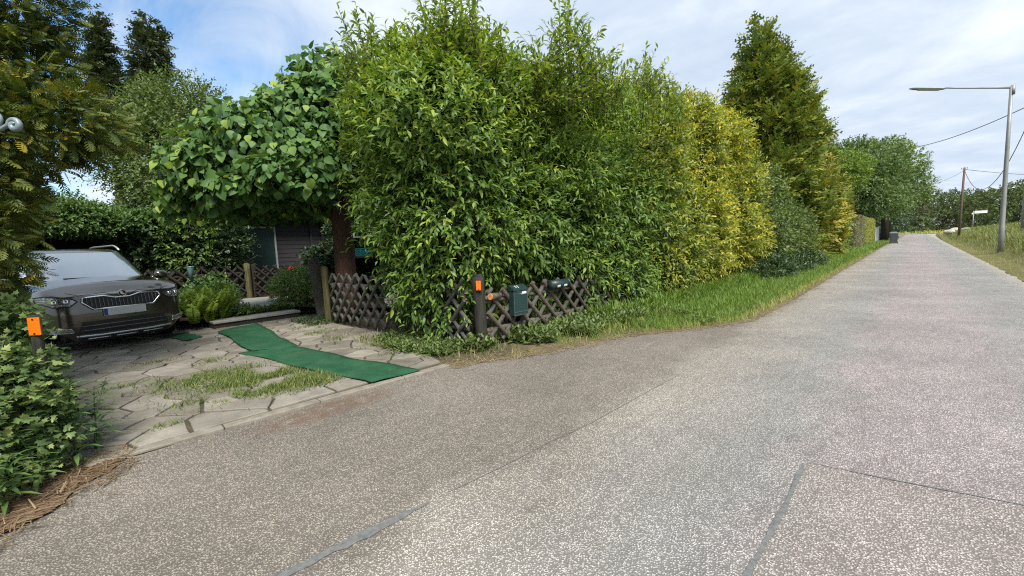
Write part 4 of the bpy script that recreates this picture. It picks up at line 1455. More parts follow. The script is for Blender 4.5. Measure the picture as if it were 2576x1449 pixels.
# ------------------------------------------------------------------ house and carport in the shade
def house():
    t = thing('house', 'dark clad garden house with a green door behind the gate', 'house', (-16.6, 6.2, 0.2))
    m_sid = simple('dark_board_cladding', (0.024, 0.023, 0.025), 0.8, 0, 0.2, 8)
    m_door = simple('dark_green_paint', (0.006, 0.026, 0.022), 0.5, 0, 0.15, 5)
    m_trim = simple('pale_grey_trim', (0.30, 0.33, 0.33), 0.6, 0, 0.1, 8)
    m_shut = simple('green_shutter_paint', (0.035, 0.085, 0.075), 0.6, 0, 0.15, 8)
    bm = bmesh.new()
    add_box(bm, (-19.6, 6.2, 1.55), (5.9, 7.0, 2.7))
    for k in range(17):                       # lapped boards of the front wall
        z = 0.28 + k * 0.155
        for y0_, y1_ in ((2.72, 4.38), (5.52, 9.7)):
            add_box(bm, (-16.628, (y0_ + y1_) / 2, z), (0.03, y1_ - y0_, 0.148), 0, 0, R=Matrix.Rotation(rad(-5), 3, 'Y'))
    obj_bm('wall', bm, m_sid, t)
    bm = bmesh.new()
    for s in (-1, 1):
        add_poly(bm, [(-19.6, 2.3, 4.6), (-19.6, 10.1, 4.6), (-19.6 + s * 3.7, 10.1, 2.75), (-19.6 + s * 3.7, 2.3, 2.75)], (0, 0, 0.1))
    for y in (2.75, 9.65):
        add_poly(bm, [(-16.7, y, 2.88), (-22.5, y, 2.88), (-19.6, y, 4.55)], (0, 0.08, 0))
    bmesh.ops.recalc_face_normals(bm, faces=bm.faces)
    obj_bm('roof', bm, simple('dark_roof_felt', (0.045, 0.042, 0.042), 0.9, 0, 0.2, 6), t)
    bm = bmesh.new(); add_box(bm, (-16.59, 4.93, 1.27), (0.06, 0.98, 2.06), 0, 0.008)
    d = obj_bm('door', bm, m_door, t)
    bm = bmesh.new()
    add_tube(bm, [(-16.535, 4.93 + 0.05 * math.cos(a), 1.72 + 0.05 * math.sin(a)) for a in [2 * PI * i / 20 for i in range(21)]], 0.008, 6, False)
    obj_bm('knocker', bm, m_trim, d)
    bm = bmesh.new()
    for y in (4.405, 5.465):
        add_box(bm, (-16.575, y, 1.27), (0.09, 0.06, 2.1), 0, 0.004)
    add_box(bm, (-16.575, 4.935, 2.36), (0.09, 1.12, 0.06), 0, 0.004)
    obj_bm('door_frame', bm, m_trim, t)
    bm = bmesh.new(); add_box(bm, (-16.58, 7.15, 1.55), (0.07, 0.10, 2.6), 0, 0.004)
    add_box(bm, (-16.58, 6.72, 1.55), (0.07, 0.08, 2.6), 0, 0.004)
    obj_bm('corner_board', bm, m_sid, t)
    bm = bmesh.new()
    for k in range(8):
        y = 7.32 + k * 0.085
        add_box(bm, (-16.57, y, 2.42), (0.035, 0.07, 0.62), 0, 0.004)
    sh = obj_bm('shutter', bm, m_shut, t)
    bm = bmesh.new()
    add_box(bm, (-16.535, 7.62, 2.42), (0.03, 0.07, 0.86), 0, 0.004, R=Matrix.Rotation(rad(45), 3, 'X'))
    obj_bm('brace', bm, m_shut, sh)


house()
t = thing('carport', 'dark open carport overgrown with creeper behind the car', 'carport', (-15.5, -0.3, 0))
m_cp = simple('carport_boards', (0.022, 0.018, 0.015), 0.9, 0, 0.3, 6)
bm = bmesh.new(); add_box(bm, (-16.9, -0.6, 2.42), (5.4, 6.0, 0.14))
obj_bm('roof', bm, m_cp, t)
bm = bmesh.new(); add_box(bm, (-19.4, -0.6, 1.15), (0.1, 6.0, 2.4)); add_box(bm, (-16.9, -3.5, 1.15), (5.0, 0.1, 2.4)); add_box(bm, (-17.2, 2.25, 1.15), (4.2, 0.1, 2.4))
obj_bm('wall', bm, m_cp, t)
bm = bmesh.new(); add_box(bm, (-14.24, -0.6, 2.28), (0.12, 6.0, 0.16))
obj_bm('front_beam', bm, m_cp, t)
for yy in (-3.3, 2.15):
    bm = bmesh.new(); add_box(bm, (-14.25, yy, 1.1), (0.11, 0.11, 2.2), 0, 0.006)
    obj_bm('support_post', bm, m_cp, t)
# garden shelf with a teal crate
n_, u_ = L(918, 11.5)
t = thing('garden_shelf', 'grey garden shelf with white top board behind the trunk', 'shelf', (n_, u_, 0.2))
t.rotation_euler = (0, 0, YAW)
bm = bmesh.new(); add_box(bm, (0, 0, 1.56), (0.95, 0.3, 0.04), 0, 0.004); obj_bm('top_board', bm, M_WHITE, t, local=True)
bm = bmesh.new(); add_box(bm, (0, 0, 1.03), (0.95, 0.3, 0.04), 0, 0.004); obj_bm('lower_board', bm, M_LATTG, t, local=True)
for sx_ in (-0.44, 0.44):
    bm = bmesh.new(); add_box(bm, (sx_, 0, 0.76), (0.05, 0.28, 1.55), 0, 0.004); obj_bm('upright', bm, M_LATTG, t, local=True)
t2 = thing('plastic_crate', 'teal plastic crate on the garden shelf', 'crate', (n_, u_, 1.25))
t2.rotation_euler = (0, 0, YAW)
m_teal = simple('teal_plastic', (0.04, 0.42, 0.36), 0.45, 0, 0.1, 10)
bm = bmesh.new()
for k in range(4):
    for s in (-1, 1):
        add_box(bm, (0, s * 0.12, 0.035 + k * 0.055), (0.40, 0.012, 0.035), 0, 0.003)
        add_box(bm, (s * 0.2, 0, 0.035 + k * 0.055), (0.012, 0.24, 0.035), 0, 0.003)
add_box(bm, (0, 0, 0.01), (0.40, 0.24, 0.012))
for sx_ in (-0.2, -0.07, 0.07, 0.2):
    for s in (-1, 1):
        add_box(bm, (sx_, s * 0.121, 0.115), (0.02, 0.016, 0.22), 0, 0.003)
obj_bm('basket', bm, m_teal, t2, local=True)
bm = bmesh.new()
add_tube(bm, [(-0.2, 0, 0.2), (-0.16, 0, 0.30), (0, 0, 0.34), (0.16, 0, 0.30), (0.2, 0, 0.2)], 0.008, 6)
obj_bm('handle', bm, m_teal, t2, True, local=True)
# solar torch by the fence
n_, u_ = L(476, 9.3)
t = thing('garden_torch', 'small blue green cone shaped garden torch among the ferns', 'garden light', (n_, u_, 0.2))
m_t = simple('blue_green_glass', (0.10, 0.20, 0.20), 0.3, 0, 0.2, 10)
bm = bmesh.new(); add_tube(bm, [(0, 0, 0.68), (0, 0, 0.98), (0, 0, 1.0)], [0.022, 0.062, 0.058], 14); obj_bm('cone_shade', bm, m_t, t, True, local=True)
bm = bmesh.new(); add_tube(bm, [(0, 0, 1.0), (0, 0, 1.015)], [0.07, 0.06], 14); obj_bm('cap', bm, m_t, t, local=True)
bm = bmesh.new(); add_tube(bm, [(0, 0, -0.1), (0.01, 0, 0.70)], 0.011, 8); obj_bm('stake', bm, M_IRON, t, local=True)

# wrought iron scroll on a post by the ivy
n_, u_ = L(-60, 2.95, 310)
t = thing('scroll_bracket', 'blue grey wrought iron scroll among the conifer sprays', 'ironwork', (n_, u_, 0))
t.rotation_euler = (0, 0, YAW)
bm = bmesh.new(); add_tube(bm, [(-0.22, 0, -0.1), (-0.22, 0, 2.75)], 0.022, 10); obj_bm('upright', bm, M_IRON, t, True, local=True)
def scroll(cx, cz, r0, turns, a0, sgn, thick):
    pts = []
    K = 40
    for i in range(K + 1):
        f = i / K
        a = a0 + sgn * turns * 2 * PI * f
        rr = r0 * (1 - 0.78 * f)
        pts.append((cx + rr * math.cos(a), 0, cz + rr * math.sin(a)))
    return pts
z0_ = H(20, 318, 2.95)
bm = bmesh.new()
p1_ = scroll(0.250, z0_ + 0.005, 0.042, 1.35, PI * 0.95, -1, 0.0)
add_tube(bm, [(-0.22, 0, z0_ - 0.03), (0.10, 0, z0_ - 0.03), (0.165, 0, z0_ - 0.012), (0.19, 0, z0_ + 0.0)] + p1_, [0.013] * 4 + [0.013 + 0.006 * math.sin(PI * i / 40) for i in range(41)], 10)
p2_ = scroll(0.125, z0_ + 0.055, 0.048, 1.3, -PI / 2, 1, 0.0)
add_tube(bm, [(0.02, 0, z0_ - 0.02)] + p2_, 0.012, 10)
obj_bm('scroll', bm, M_IRON, t, True, local=True)

# ------------------------------------------------------------------ big corner bush
def big_bush():
    t = thing('corner_bush', 'huge leafy green bush spilling over the lattice fence at the corner', 'bush', (-5.4, 4.9, 0))
    el = []
    r = random.Random(3)
    for i in range(7):
        u_ = 4.0 + 0.75 * i
        el.append((-4.75 + r.uniform(-.12, .12), u_, 1.75 + r.uniform(-.15, .15), 0.80, 0.75, 1.15))
        el.append((-4.95 + r.uniform(-.15, .15), u_, 2.75 + r.uniform(-.15, .15), 0.90, 0.80, 0.95))
        el.append((-5.2 + r.uniform(-.15, .15), u_, 3.35 + 0.10 * i + r.uniform(-.2, .2), 0.95, 0.8, 0.7))
        if i > 2:
            el.append((-4.65, u_, 0.9, 0.65, 0.7, 0.9))
    for i in range(4):
        n_ = -4.8 - 0.58 * i
        el.append((n_, 4.15 + r.uniform(-.1, .1), 1.85 + r.uniform(-.1, .1), 0.75, 0.78, 1.1))
        el.append((n_ - 0.1, 4.15 + r.uniform(-.1, .1), 2.9 + r.uniform(-.1, .1), 0.8, 0.85, 0.9))
        el.append((n_ - 0.1, 4.4, 3.6 + r.uniform(-.15, .15), 0.85, 0.8, 0.6))
    el.append((-4.95, 3.95, 0.9, 0.55, 0.5, 0.7)); el.append((-5.45, 4.0, 0.95, 0.5, 0.45, 0.65))
    P, D = shell_points(el, 17000, 0.50, None, rough=0.42, seed=4)
    n_, u_, z_ = P[:, 0], P[:, 1], P[:, 2]
    keep = np.ones(len(P), bool)
    keep &= ~((n_ > -4.55) & (u_ > 3.95) & (u_ < 6.3) & (z_ < 1.00 + 0.12 * np.sin(u_ * 5)))           # fence, boxes stay clear
    keep &= ~((u_ < 4.4) & (n_ > -4.62) & (z_ < 1.02))                                                 # corner post
    keep &= ~((u_ < 5.2) & (n_ < -5.6 - 0.5 * np.clip(z_ - 1.0, 0, 3)) & (z_ < 2.3)) & ~((u_ < 4.6) & (n_ < -5.5) & (z_ < 1.05))
    keep &= ~((u_ < 4.6) & (n_ <= -4.62) & (n_ > -5.9) & (z_ < 0.34))
    keep &= z_ > 0.12
    keep &= ~((n_ > -3.75 - 0.15 * (z_ > 1.5)) & (z_ < 1.6))
    P, D = P[keep], D[keep]
    low = P[:, 2] < 2.1 + 0.3 * np.sin(P[:, 1] * 2.0)
    a1 = twigs(P[low], D[low], 9, 0.35, 0.110, LANCE, 0.35, 0.15, 0.95, hang=0.22, szvar=0.5)
    a2 = twigs(P[~low], D[~low], 9, 0.35, 0.101, LANCE, 0.20, 0.5, 0.9, hang=0.05, szvar=0.5)
    a2 = (a2[0], a2[1], np.clip(a2[2] + 0.13 * np.clip(a2[0][:, 2] - 1.9, 0, 2), 0, 1))      # tone raised with height
    parts = [a1, a2]
    # inner leaves that close the view through
    P3, D3 = shell_points([(e[0] - 0.25, e[1] + 0.15, e[2], e[3] * 0.7, e[4] * 0.7, e[5] * 0.75) for e in el], 5200, 0.5, 1.0, rough=0.2, seed=8)
    k3 = ~((P3[:, 0] > -4.55) & (P3[:, 2] < 1.1)) & (P3[:, 2] > 0.6) & ~((P3[:, 0] < -5.9) & (P3[:, 2] < 1.3))
    P3, D3 = P3[k3], D3[k3]
    parts.append(twigs(P3, D3, 4, 0.25, 0.16, LANCE, 0.2, 0.2, 1.0))
    # tall upright shoots above the crown
    bm = bmesh.new()
    sh_p, sh_d, sh_t = [], [], []
    groups = [(905, -5, 6.4, 70, 18, 0.5), (965, 60, 6.3, 50, 11, 0.3), (1105, -60, 5.9, 60, 24, 0.5), (1170, -70, 5.9, 45, 18, 0.3), (1225, 25, 6.0, 40, 10, 0.4),
              (1340, 90, 6.3, 60, 11, 0.4), (1420, -30, 6.4, 52, 24, 0.4), (1475, 40, 6.5, 45, 16, 0.4), (1365, 130, 6.3, 70, 18, 0.3), (1530, 120, 6.7, 60, 14, 0.3), (1545, 180, 6.8, 50, 12, 0.4), (1625, 110, 7.3, 40, 16, 0.4), (1690, 190, 7.9, 35, 12, 0.4),
              (1020, 150, 6.2, 60, 14, 0.3), (1280, 170, 6.0, 70, 14, 0.3), (870, 90, 6.6, 30, 8, 0.6)]
    for px_, py_, Y_, sp_, cnt, ln in groups:
        for k in range(cnt):
            pxx = px_ + r.gauss(0, sp_ * 0.75)
            Yk = Y_ + r.uniform(-0.3, 0.7)
            drop = abs(pxx - px_) / sp_
            zt = H(pxx, py_ + drop * 70 + r.uniform(0, 130) * (0.3 + drop), Yk)
            n0, u0 = L(pxx, Yk, 60)
            zb = 3.35
            if zt < zb + 0.25:
                continue
            lx, ly = r.uniform(-ln, ln) * 0.4, r.uniform(-ln, ln) * 0.4
            if px_ < 1000:
                lx -= 0.15; ly -= 0.12
            pts = [(n0 - lx * (1 - f) ** 1, u0 - ly * (1 - f), zb + (zt - zb) * f) for f in (0, .25, .5, .75, 1)]
            add_tube(bm, pts, [0.006, 0.005, 0.004, 0.003, 0.0015], 5)
            m_ = int((zt - zb) / 0.036)
            for j in range(m_):
                f = (j + 0.5) / m_
                sh_p.append((n0 - lx * (1 - f), u0 - ly * (1 - f), zb + (zt - zb) * f)); sh_d.append((lx, ly, zt - zb)); sh_t.append((f, j))
            if r.random() < 0.95:             # side twigs
                for q in range(3):
                    f = r.uniform(0.3, 0.8)
                    b_ = Vector((n0 - lx * (1 - f), u0 - ly * (1 - f), zb + (zt - zb) * f))
                    a_ = r.uniform(0, 2 * PI)
                    e_ = b_ + Vector((math.cos(a_) * 0.3, math.sin(a_) * 0.3, 0.28))
                    add_tube(bm, [b_, e_], [0.005, 0.002], 4)
                    for j in range(7):
                        g_ = (j + 0.7) / 7
                        sh_p.append(tuple(b_.lerp(e_, g_))); sh_d.append(tuple(e_ - b_)); sh_t.append((g_, j))
    sp, sdv = np.array(sh_p), unit(np.array(sh_d)); st = np.array(sh_t)
    a = rdir(len(sp)); s1 = unit(np.cross(sdv, a))
    ld = s1 * 0.85 + sdv * (0.35 + 0.6 * st[:, :1]) + RNG.normal(size=sp.shape) * 0.15
    tone = np.clip(0.68 + 0.22 * RNG.normal(size=len(sp)) + 0.15 * st[:, 0], 0, 1)
    parts.append(scatter(LANCE, sp, ld, np.array([0, 0, 1.0]) + 0.3 * RNG.normal(size=sp.shape), 0.10 * RNG.uniform(0.6, 1.2, len(sp)), tone))
    foliage('crown', join(parts), M_FORS, t)
    # woody stems
    for i in range(46):
        e = r.choice(el)
        b0 = (max(-7.2, min(-4.5, e[0] * 0.6 - 2.0)) + r.uniform(-.4, .4), max(4.1, e[1]) + r.uniform(-.2, .4), 0)
        branch_bm(b0, [(e[0] + r.uniform(-.3, .3), e[1] + r.uniform(-.3, .3), e[2] + r.uniform(0, .6))], 0.022, bm, wob=0.08)
    obj_bm('stems', bm, M_STEM, t, True)


big_bush()


def leafy(name, label, cat, ells, n, mat, per=8, tl=0.3, leaf=0.1, T=LANCE, trunk=None, group=None, depth=0.45, zmin=0.1, droop=0.25, upw=0.35, inner=0.25, rough=0.3,
          hang=0.1, seed=0, stems=8, cut=None, spread=0.9, base=None):
    E0 = np.array(ells)
    b = base or (float(E0[:, 0].mean()), float(E0[:, 1].mean()), 0.0)
    t = thing(name, label, cat, b, group)
    P, D = shell_points(ells, n, depth, zmin, rough=rough, seed=seed)
    if cut is not None:
        k = cut(P); P, D = P[k], D[k]
    parts = [twigs(P, D, per, tl, leaf, T, droop, upw, spread, hang=hang)]
    if inner:
        P3, D3 = shell_points([(*e[:3], e[3] * 0.65, e[4] * 0.65, e[5] * 0.7) for e in ells], int(n * inner), 0.5, zmin, rough=0.2, seed=seed + 1)
        if cut is not None:
            k = cut(P3); P3, D3 = P3[k], D3[k]
        parts.append(twigs(P3, D3, 4, tl, leaf * 1.7, T, droop, upw, 1.0))
    foliage('crown', join(parts), mat, t)
    bm = bmesh.new()
    r = random.Random(seed)
    if trunk:
        (tb, tt, rr) = trunk
        add_tube(bm, [tb, Vector(tb).lerp(Vector(tt), .5) + Vector((r.uniform(-.1, .1), r.uniform(-.1, .1), 0)), tt], [rr * 1.15, rr * 0.9, rr * 0.5], 12)
        for i in range(stems):
            e = r.choice(ells)
            f = r.uniform(0.35, 1.0)
            branch_bm(Vector(tb).lerp(Vector(tt), f), [(e[0] + r.uniform(-.4, .4) * e[3], e[1] + r.uniform(-.4, .4) * e[4], e[2] + r.uniform(-.2, .5) * e[5])], rr * 0.35, bm)
        obj_bm('trunk', bm, M_BARKD, t, True)
    elif stems:
        for i in range(stems):
            e = r.choice(ells)
            branch_bm((b[0] + (e[0] - b[0]) * 0.5 + r.uniform(-.15, .15), b[1] + (e[1] - b[1]) * 0.5 + r.uniform(-.15, .15), 0), [(e[0], e[1], e[2] + 0.3 * e[5])], 0.02, bm, wob=0.08)
        obj_bm('stems', bm, M_STEM, t, True)
    else:
        bm.free()
    return t


# weeping round-leaved tree over the steps
def weeping():
    n0, u0 = L(862, 8.6, 600)
    t = thing('weeping_tree', 'weeping tree with big round leaves arching over the garden gate', 'tree', (n0, u0, 0))
    el = [E(560, 440, 8.0, 0.85, 0.95, 0.85), E(670, 405, 8.2, 1.15, 1.15, 0.95), E(780, 370, 8.7, 1.25, 1.25, 1.15), E(480, 480, 7.9, 0.42, 0.5, 0.72), E(880, 310, 9.0, 1.25, 1.25, 1.15),
          E(610, 500, 7.7, 0.75, 0.8, 0.50), E(745, 470, 7.7, 0.9, 0.9, 0.5), E(850, 430, 7.8, 0.6, 0.6, 0.40), E(700, 520, 8.6, 1.1, 1.0, 0.42), E(800, 500, 9.2, 1.1, 1.0, 0.5), E(870, 465, 9.6, 1.0, 0.9, 0.55),
          E(520, 400, 7.6, 0.42, 0.45, 0.25), E(630, 340, 7.7, 0.5, 0.5, 0.25), E(690, 430, 7.2, 0.42, 0.45, 0.28), E(790, 400, 7.5, 0.5, 0.5, 0.3), E(580, 470, 7.2, 0.38, 0.42, 0.25)]
    el += [E(850, 235, 9.0, 1.0, 1.0, 0.75), E(760, 290, 8.7, 0.8, 0.8, 0.5)]
    P, D = shell_points(el, 8600, 0.5, None, rough=0.26, seed=21, low=-0.5)
    ld = D * 0.55 + np.array([0, 0, -0.75]) + 0.42 * RNG.normal(size=P.shape)
    zh = D * 1.0 + np.array([0, 0, 0.55]) + 0.42 * RNG.normal(size=P.shape)
    tone = np.clip(0.42 + 0.2 * RNG.normal(size=len(P)) + 0.25 * (vnoise(P, 2.5, 31) > 0.55), 0, 1)
    parts = [scatter(ROUND, P, ld, zh, 0.148 * RNG.uniform(0.45, 1.25, len(P)), tone)]
    # hanging strands along the rim
    SP, SDn = [], []
    r = random.Random(5)
    for k in range(105):
        pxx = r.choice([r.uniform(415, 600), r.uniform(425, 880)])
        Yk = 7.5 + r.uniform(-0.1, 0.6) + 0.4 * (pxx - 420) / 460
        ztop = H(pxx, r.uniform(430, 500), Yk)
        zb = H(pxx, (562 + r.uniform(-60, 18)) if pxx < 560 else (548 + r.uniform(-70, 20)), Yk)
        nn, uu = L(pxx, Yk)
        m_ = max(3, int((ztop - zb) / 0.05))
        for j in range(m_):
            SP.append((nn + r.gauss(0, .06), uu + r.gauss(0, .06), ztop + (zb - ztop) * j / m_)); a_ = r.uniform(0, 2 * PI); SDn.append((math.cos(a_), math.sin(a_), 0.2))
    SP, SDn = np.array(SP), np.array(SDn)
    SP[:, 2] += 0.10
    parts.append(scatter(ROUND, SP, SDn * 0.6 + np.array([0, 0, -0.9]), SDn + np.array([0, 0, 0.5]), 0.135 * RNG.uniform(0.6, 1.15, len(SP)), np.clip(0.6 + 0.25 * RNG.normal(size=len(SP)), 0, 1)))
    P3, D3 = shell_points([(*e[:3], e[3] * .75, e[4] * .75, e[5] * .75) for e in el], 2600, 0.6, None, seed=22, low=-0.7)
    parts.append(scatter(ROUND, P3, D3 * .4 + np.array([0, 0, -0.6]) + .4 * RNG.normal(size=P3.shape), D3 + .5 * RNG.normal(size=P3.shape), 0.2, np.clip(0.2 + 0.15 * RNG.normal(size=len(P3)), 0, 1)))  # inner leaves toned darker: canopy shade put into their colour
    foliage('crown', join(parts), M_MUL, t)
    bm = bmesh.new()
    tp = Vector((n0 - 0.05, u0, 3.3))
    add_tube(bm, [(n0, u0, -0.1), (n0 + .01, u0, 0.5), (n0 - 0.02, u0 + .02, 1.6), (n0 - .03, u0, 2.5), tp], [0.235, 0.205, 0.19, 0.175, 0.14], 16)
    for e in el:
        branch_bm(tp - Vector((0, 0, r.uniform(0, .8))), [(e[0], e[1], e[2] + 0.35 * e[5])], 0.09, bm, wob=0.18)
    obj_bm('trunk', bm, M_BARKR, t, True)


weeping()


def conifer(name, label, base, h, ells, n, mat, spray=0.2, T=SPRAY, droop=0.2, upw=0.25, depth=0.4, rough=0.25, seed=0, trunk_r=0.15, per=4, tl=0.3, group=None, cut=None, lean=(0, 0), low=-1.0):
    t = thing(name, label, 'tree', base, group)
    P, D = shell_points(ells, n, depth, 0.1, rough=rough, seed=seed, low=low)
    if cut is not None:
        k = cut(P); P, D = P[k], D[k]
    m_ = len(P)
    Dh = D.copy(); Dh[:, 2] *= 0.35
    td = unit(Dh + RNG.normal(size=(m_, 3)) * 0.3 + np.array([0, 0, upw]))
    parts = []
    for j in range(per):
        f = j / per
        pos = P + td * (tl * f) + RNG.normal(size=(m_, 3)) * spray * 0.25
        ld = td + RNG.normal(size=(m_, 3)) * 0.38 - np.array([0, 0, droop]) * f
        zh = np.array([0, 0, 1.0]) + 0.6 * RNG.normal(size=(m_, 3)) + 0.3 * D
        tone = np.clip(0.42 + 0.17 * RNG.normal(size=m_) + 0.16 * f + 0.12 * vnoise(P, 2.0, seed), 0, 1)
        parts.append(scatter(T, pos, ld, zh, spray * RNG.uniform(0.7, 1.25, m_), tone))
    foliage('crown', join(parts), mat, t)
    bm = bmesh.new()
    b = Vector(base)
    top = b + Vector((lean[0], lean[1], h * 0.97))
    add_tube(bm, [b - Vector((0, 0, .2)), b.lerp(top, .4), b.lerp(top, .8), top], [trunk_r * 1.1, trunk_r * .75, trunk_r * .35, 0.01], 10)
    r = random.Random(seed)
    for k in range(16):
        e = r.choice(ells)
        f = min(0.9, max(0.05, (e[2] - b.z) / h - 0.03))
        branch_bm(b.lerp(top, f), [(e[0] + r.uniform(-.7, .7) * e[3], e[1] + r.uniform(-.7, .7) * e[4], e[2])], trunk_r * 0.22, bm, wob=0.1)
    obj_bm('trunk', bm, M_BARKD, t, True)
    return t


# conifer by the ivy, its limb reaching over the car
nb = L(-230, 4.8)
conifer('thuja_tree', 'large thuja with yellow tipped sprays overhanging the parked car', (nb[0], nb[1], 0), 7.0,
        [E(-260, 250, 4.8, 1.0, 1.0, 2.2), E(0, -40, 4.7, 0.40, 0.45, 0.7), E(-40, 120, 4.6, 0.40, 0.5, 0.6), E(60, 310, 4.4, 0.42, 0.42, 0.34), E(140, 275, 4.5, 0.28, 0.34, 0.17), E(195, 315, 4.5, 0.22, 0.28, 0.16),
         E(-50, 430, 4.2, 0.24, 0.26, 0.36), E(-70, 540, 4.1, 0.24, 0.26, 0.34), E(-150, 600, 4.0, 0.38, 0.4, 0.6), E(70, 190, 4.6, 0.26, 0.3, 0.28)],
        5000, M_THUJA, 0.14, SPRAY, 0.35, 0.0, 0.6, 0.16, 41, 0.16, 4, 0.15)

# two slim dark conifers far behind
for i, (px_, top_, lab) in enumerate(((240, 28, 'tall slim dark conifer with a bare leader, left of its neighbour'), (368, 42, 'tall slim dark conifer with a dense tip, right of its neighbour'))):
    Y_ = 17.5 + i * 0.6
    n_, u_ = L(px_, Y_, top_)
    zt = H(px_, top_, Y_)
    el = []
    r = random.Random(60 + i)
    z = zt - 0.5
    k = 0
    while z > 5.7:
        f = (zt - z) / zt
        rr = 0.06 + 0.92 * min(1, f * 1.35)
        for q in range(3):
            a = r.uniform(0, 2 * PI)
            el.append((n_ + math.cos(a) * rr * 0.6, u_ + math.sin(a) * rr * 0.6, z + r.uniform(-.3, .3), rr * 0.55, rr * 0.55, 0.34))
        z -= 0.55
        k += 1
    conifer('spruce_tree', lab, (n_, u_, 0), zt, el, 1500, M_SPRUCE, 0.32, SPRAY_FAR, 0.25, 0.1, 0.7, 0.3, 61 + i, 0.15, 3, 0.30, 'dark conifers behind the garden')

leafy('garden_tree', 'bushy light green tree rising behind the car and carport', 'tree',
      [E(430, 420, 12.5, 1.6, 1.5, 1.5), E(345, 390, 12.8, 0.9, 1.0, 1.1), E(420, 290, 13.0, 1.2, 1.2, 1.0), E(500, 470, 12.4, 1.2, 1.2, 1.2), E(480, 330, 13.0, 0.9, 0.9, 0.8),
       E(400, 540, 12.5, 1.2, 1.0, 0.8)],
      4300, M_OLIVE, 9, 0.45, 0.095, OVAL, ((*L(508, 12.6), 0), (*L(450, 12.8), 5.2), 0.13), rough=0.4, inner=0.2, seed=71, depth=0.5)
leafy('young_tree', 'thin twiggy young tree against the sky beside the round leaved crown', 'tree',
      [E(520, 300, 14.5, 0.9, 0.9, 0.9), E(480, 260, 14.5, 0.5, 0.5, 0.6), E(545, 360, 14.5, 0.8, 0.8, 0.7)], 420, M_OLIVE, 8, 0.5, 0.085, OVAL, ((*L(520, 14.6), 0), (*L(515, 14.6), 6.0), 0.06), inner=0, seed=73, depth=0.7, rough=0.3)
leafy('carport_creeper', 'leafy creeper covering the edge of the carport roof', 'creeper',
      [E(130, 555, 9.9, 0.6, 0.9, 0.20), E(220, 553, 10.3, 0.6, 0.8, 0.20), E(300, 560, 10.7, 0.6, 0.8, 0.22), E(380, 565, 11.0, 0.6, 0.7, 0.28), E(175, 525, 10.3, 0.2, 0.25, 0.24), E(60, 550, 9.6, 0.6, 0.7, 0.26)],
      2100, M_GREEN, 7, 0.20, 0.075, OVAL, inner=0.3, seed=75, stems=6, zmin=2.2, base=(-14.4, 0.0, 2.5))
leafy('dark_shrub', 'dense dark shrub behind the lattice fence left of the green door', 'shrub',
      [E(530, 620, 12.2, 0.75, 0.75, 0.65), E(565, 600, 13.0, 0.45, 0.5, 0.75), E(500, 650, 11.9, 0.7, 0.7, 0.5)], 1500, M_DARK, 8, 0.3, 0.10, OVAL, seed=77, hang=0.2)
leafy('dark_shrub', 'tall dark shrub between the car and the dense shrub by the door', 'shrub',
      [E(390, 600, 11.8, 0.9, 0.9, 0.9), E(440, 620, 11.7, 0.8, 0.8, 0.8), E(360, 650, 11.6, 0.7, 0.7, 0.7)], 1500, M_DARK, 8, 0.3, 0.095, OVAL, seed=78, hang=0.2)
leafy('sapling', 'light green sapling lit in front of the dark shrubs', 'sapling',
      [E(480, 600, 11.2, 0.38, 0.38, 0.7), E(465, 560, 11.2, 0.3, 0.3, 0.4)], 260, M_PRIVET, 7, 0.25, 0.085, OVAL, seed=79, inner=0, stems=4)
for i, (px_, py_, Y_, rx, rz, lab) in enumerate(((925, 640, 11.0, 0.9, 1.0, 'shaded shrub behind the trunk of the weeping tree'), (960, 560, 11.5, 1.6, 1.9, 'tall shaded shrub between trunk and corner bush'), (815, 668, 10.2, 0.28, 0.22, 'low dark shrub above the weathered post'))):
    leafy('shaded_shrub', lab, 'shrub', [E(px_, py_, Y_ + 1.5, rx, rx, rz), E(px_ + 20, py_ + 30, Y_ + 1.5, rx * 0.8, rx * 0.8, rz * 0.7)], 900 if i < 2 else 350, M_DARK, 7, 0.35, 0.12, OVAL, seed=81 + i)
leafy('privet_bush', 'small bright privet bush at the right of the garden steps', 'bush',
      [(-10.7, 3.95, 0.50, 0.42, 0.38, 0.36), (-11.1, 3.9, 0.58, 0.4, 0.34, 0.36), (-10.4, 4.1, 0.35, 0.3, 0.3, 0.3)], 620, M_PRIVET, 8, 0.16, 0.055, OVAL, seed=85)
leafy('ground_shrub', 'low shrubs and leaves filling the bed left of the steps', 'shrub',
      [(-10.9, 1.9, 0.45, 0.6, 0.42, 0.32), (-11.6, 2.3, 0.5, 0.7, 0.5, 0.4), (-10.7, 2.45, 0.30, 0.30, 0.25, 0.2), (-12.3, 2.6, 0.55, 0.5, 0.5, 0.4)], 950, M_GREEN, 7, 0.18, 0.07, OVAL, seed=86)
leafy('step_creeper', 'trailing leaves between the lower and upper stone step', 'creeper', [(-10.28, 2.75, 0.20, 0.14, 0.75, 0.12), (-10.3, 3.3, 0.2, 0.14, 0.35, 0.14)], 480, M_PRIVET, 6, 0.09, 0.045, OVAL, seed=87, stems=3, zmin=0.1)


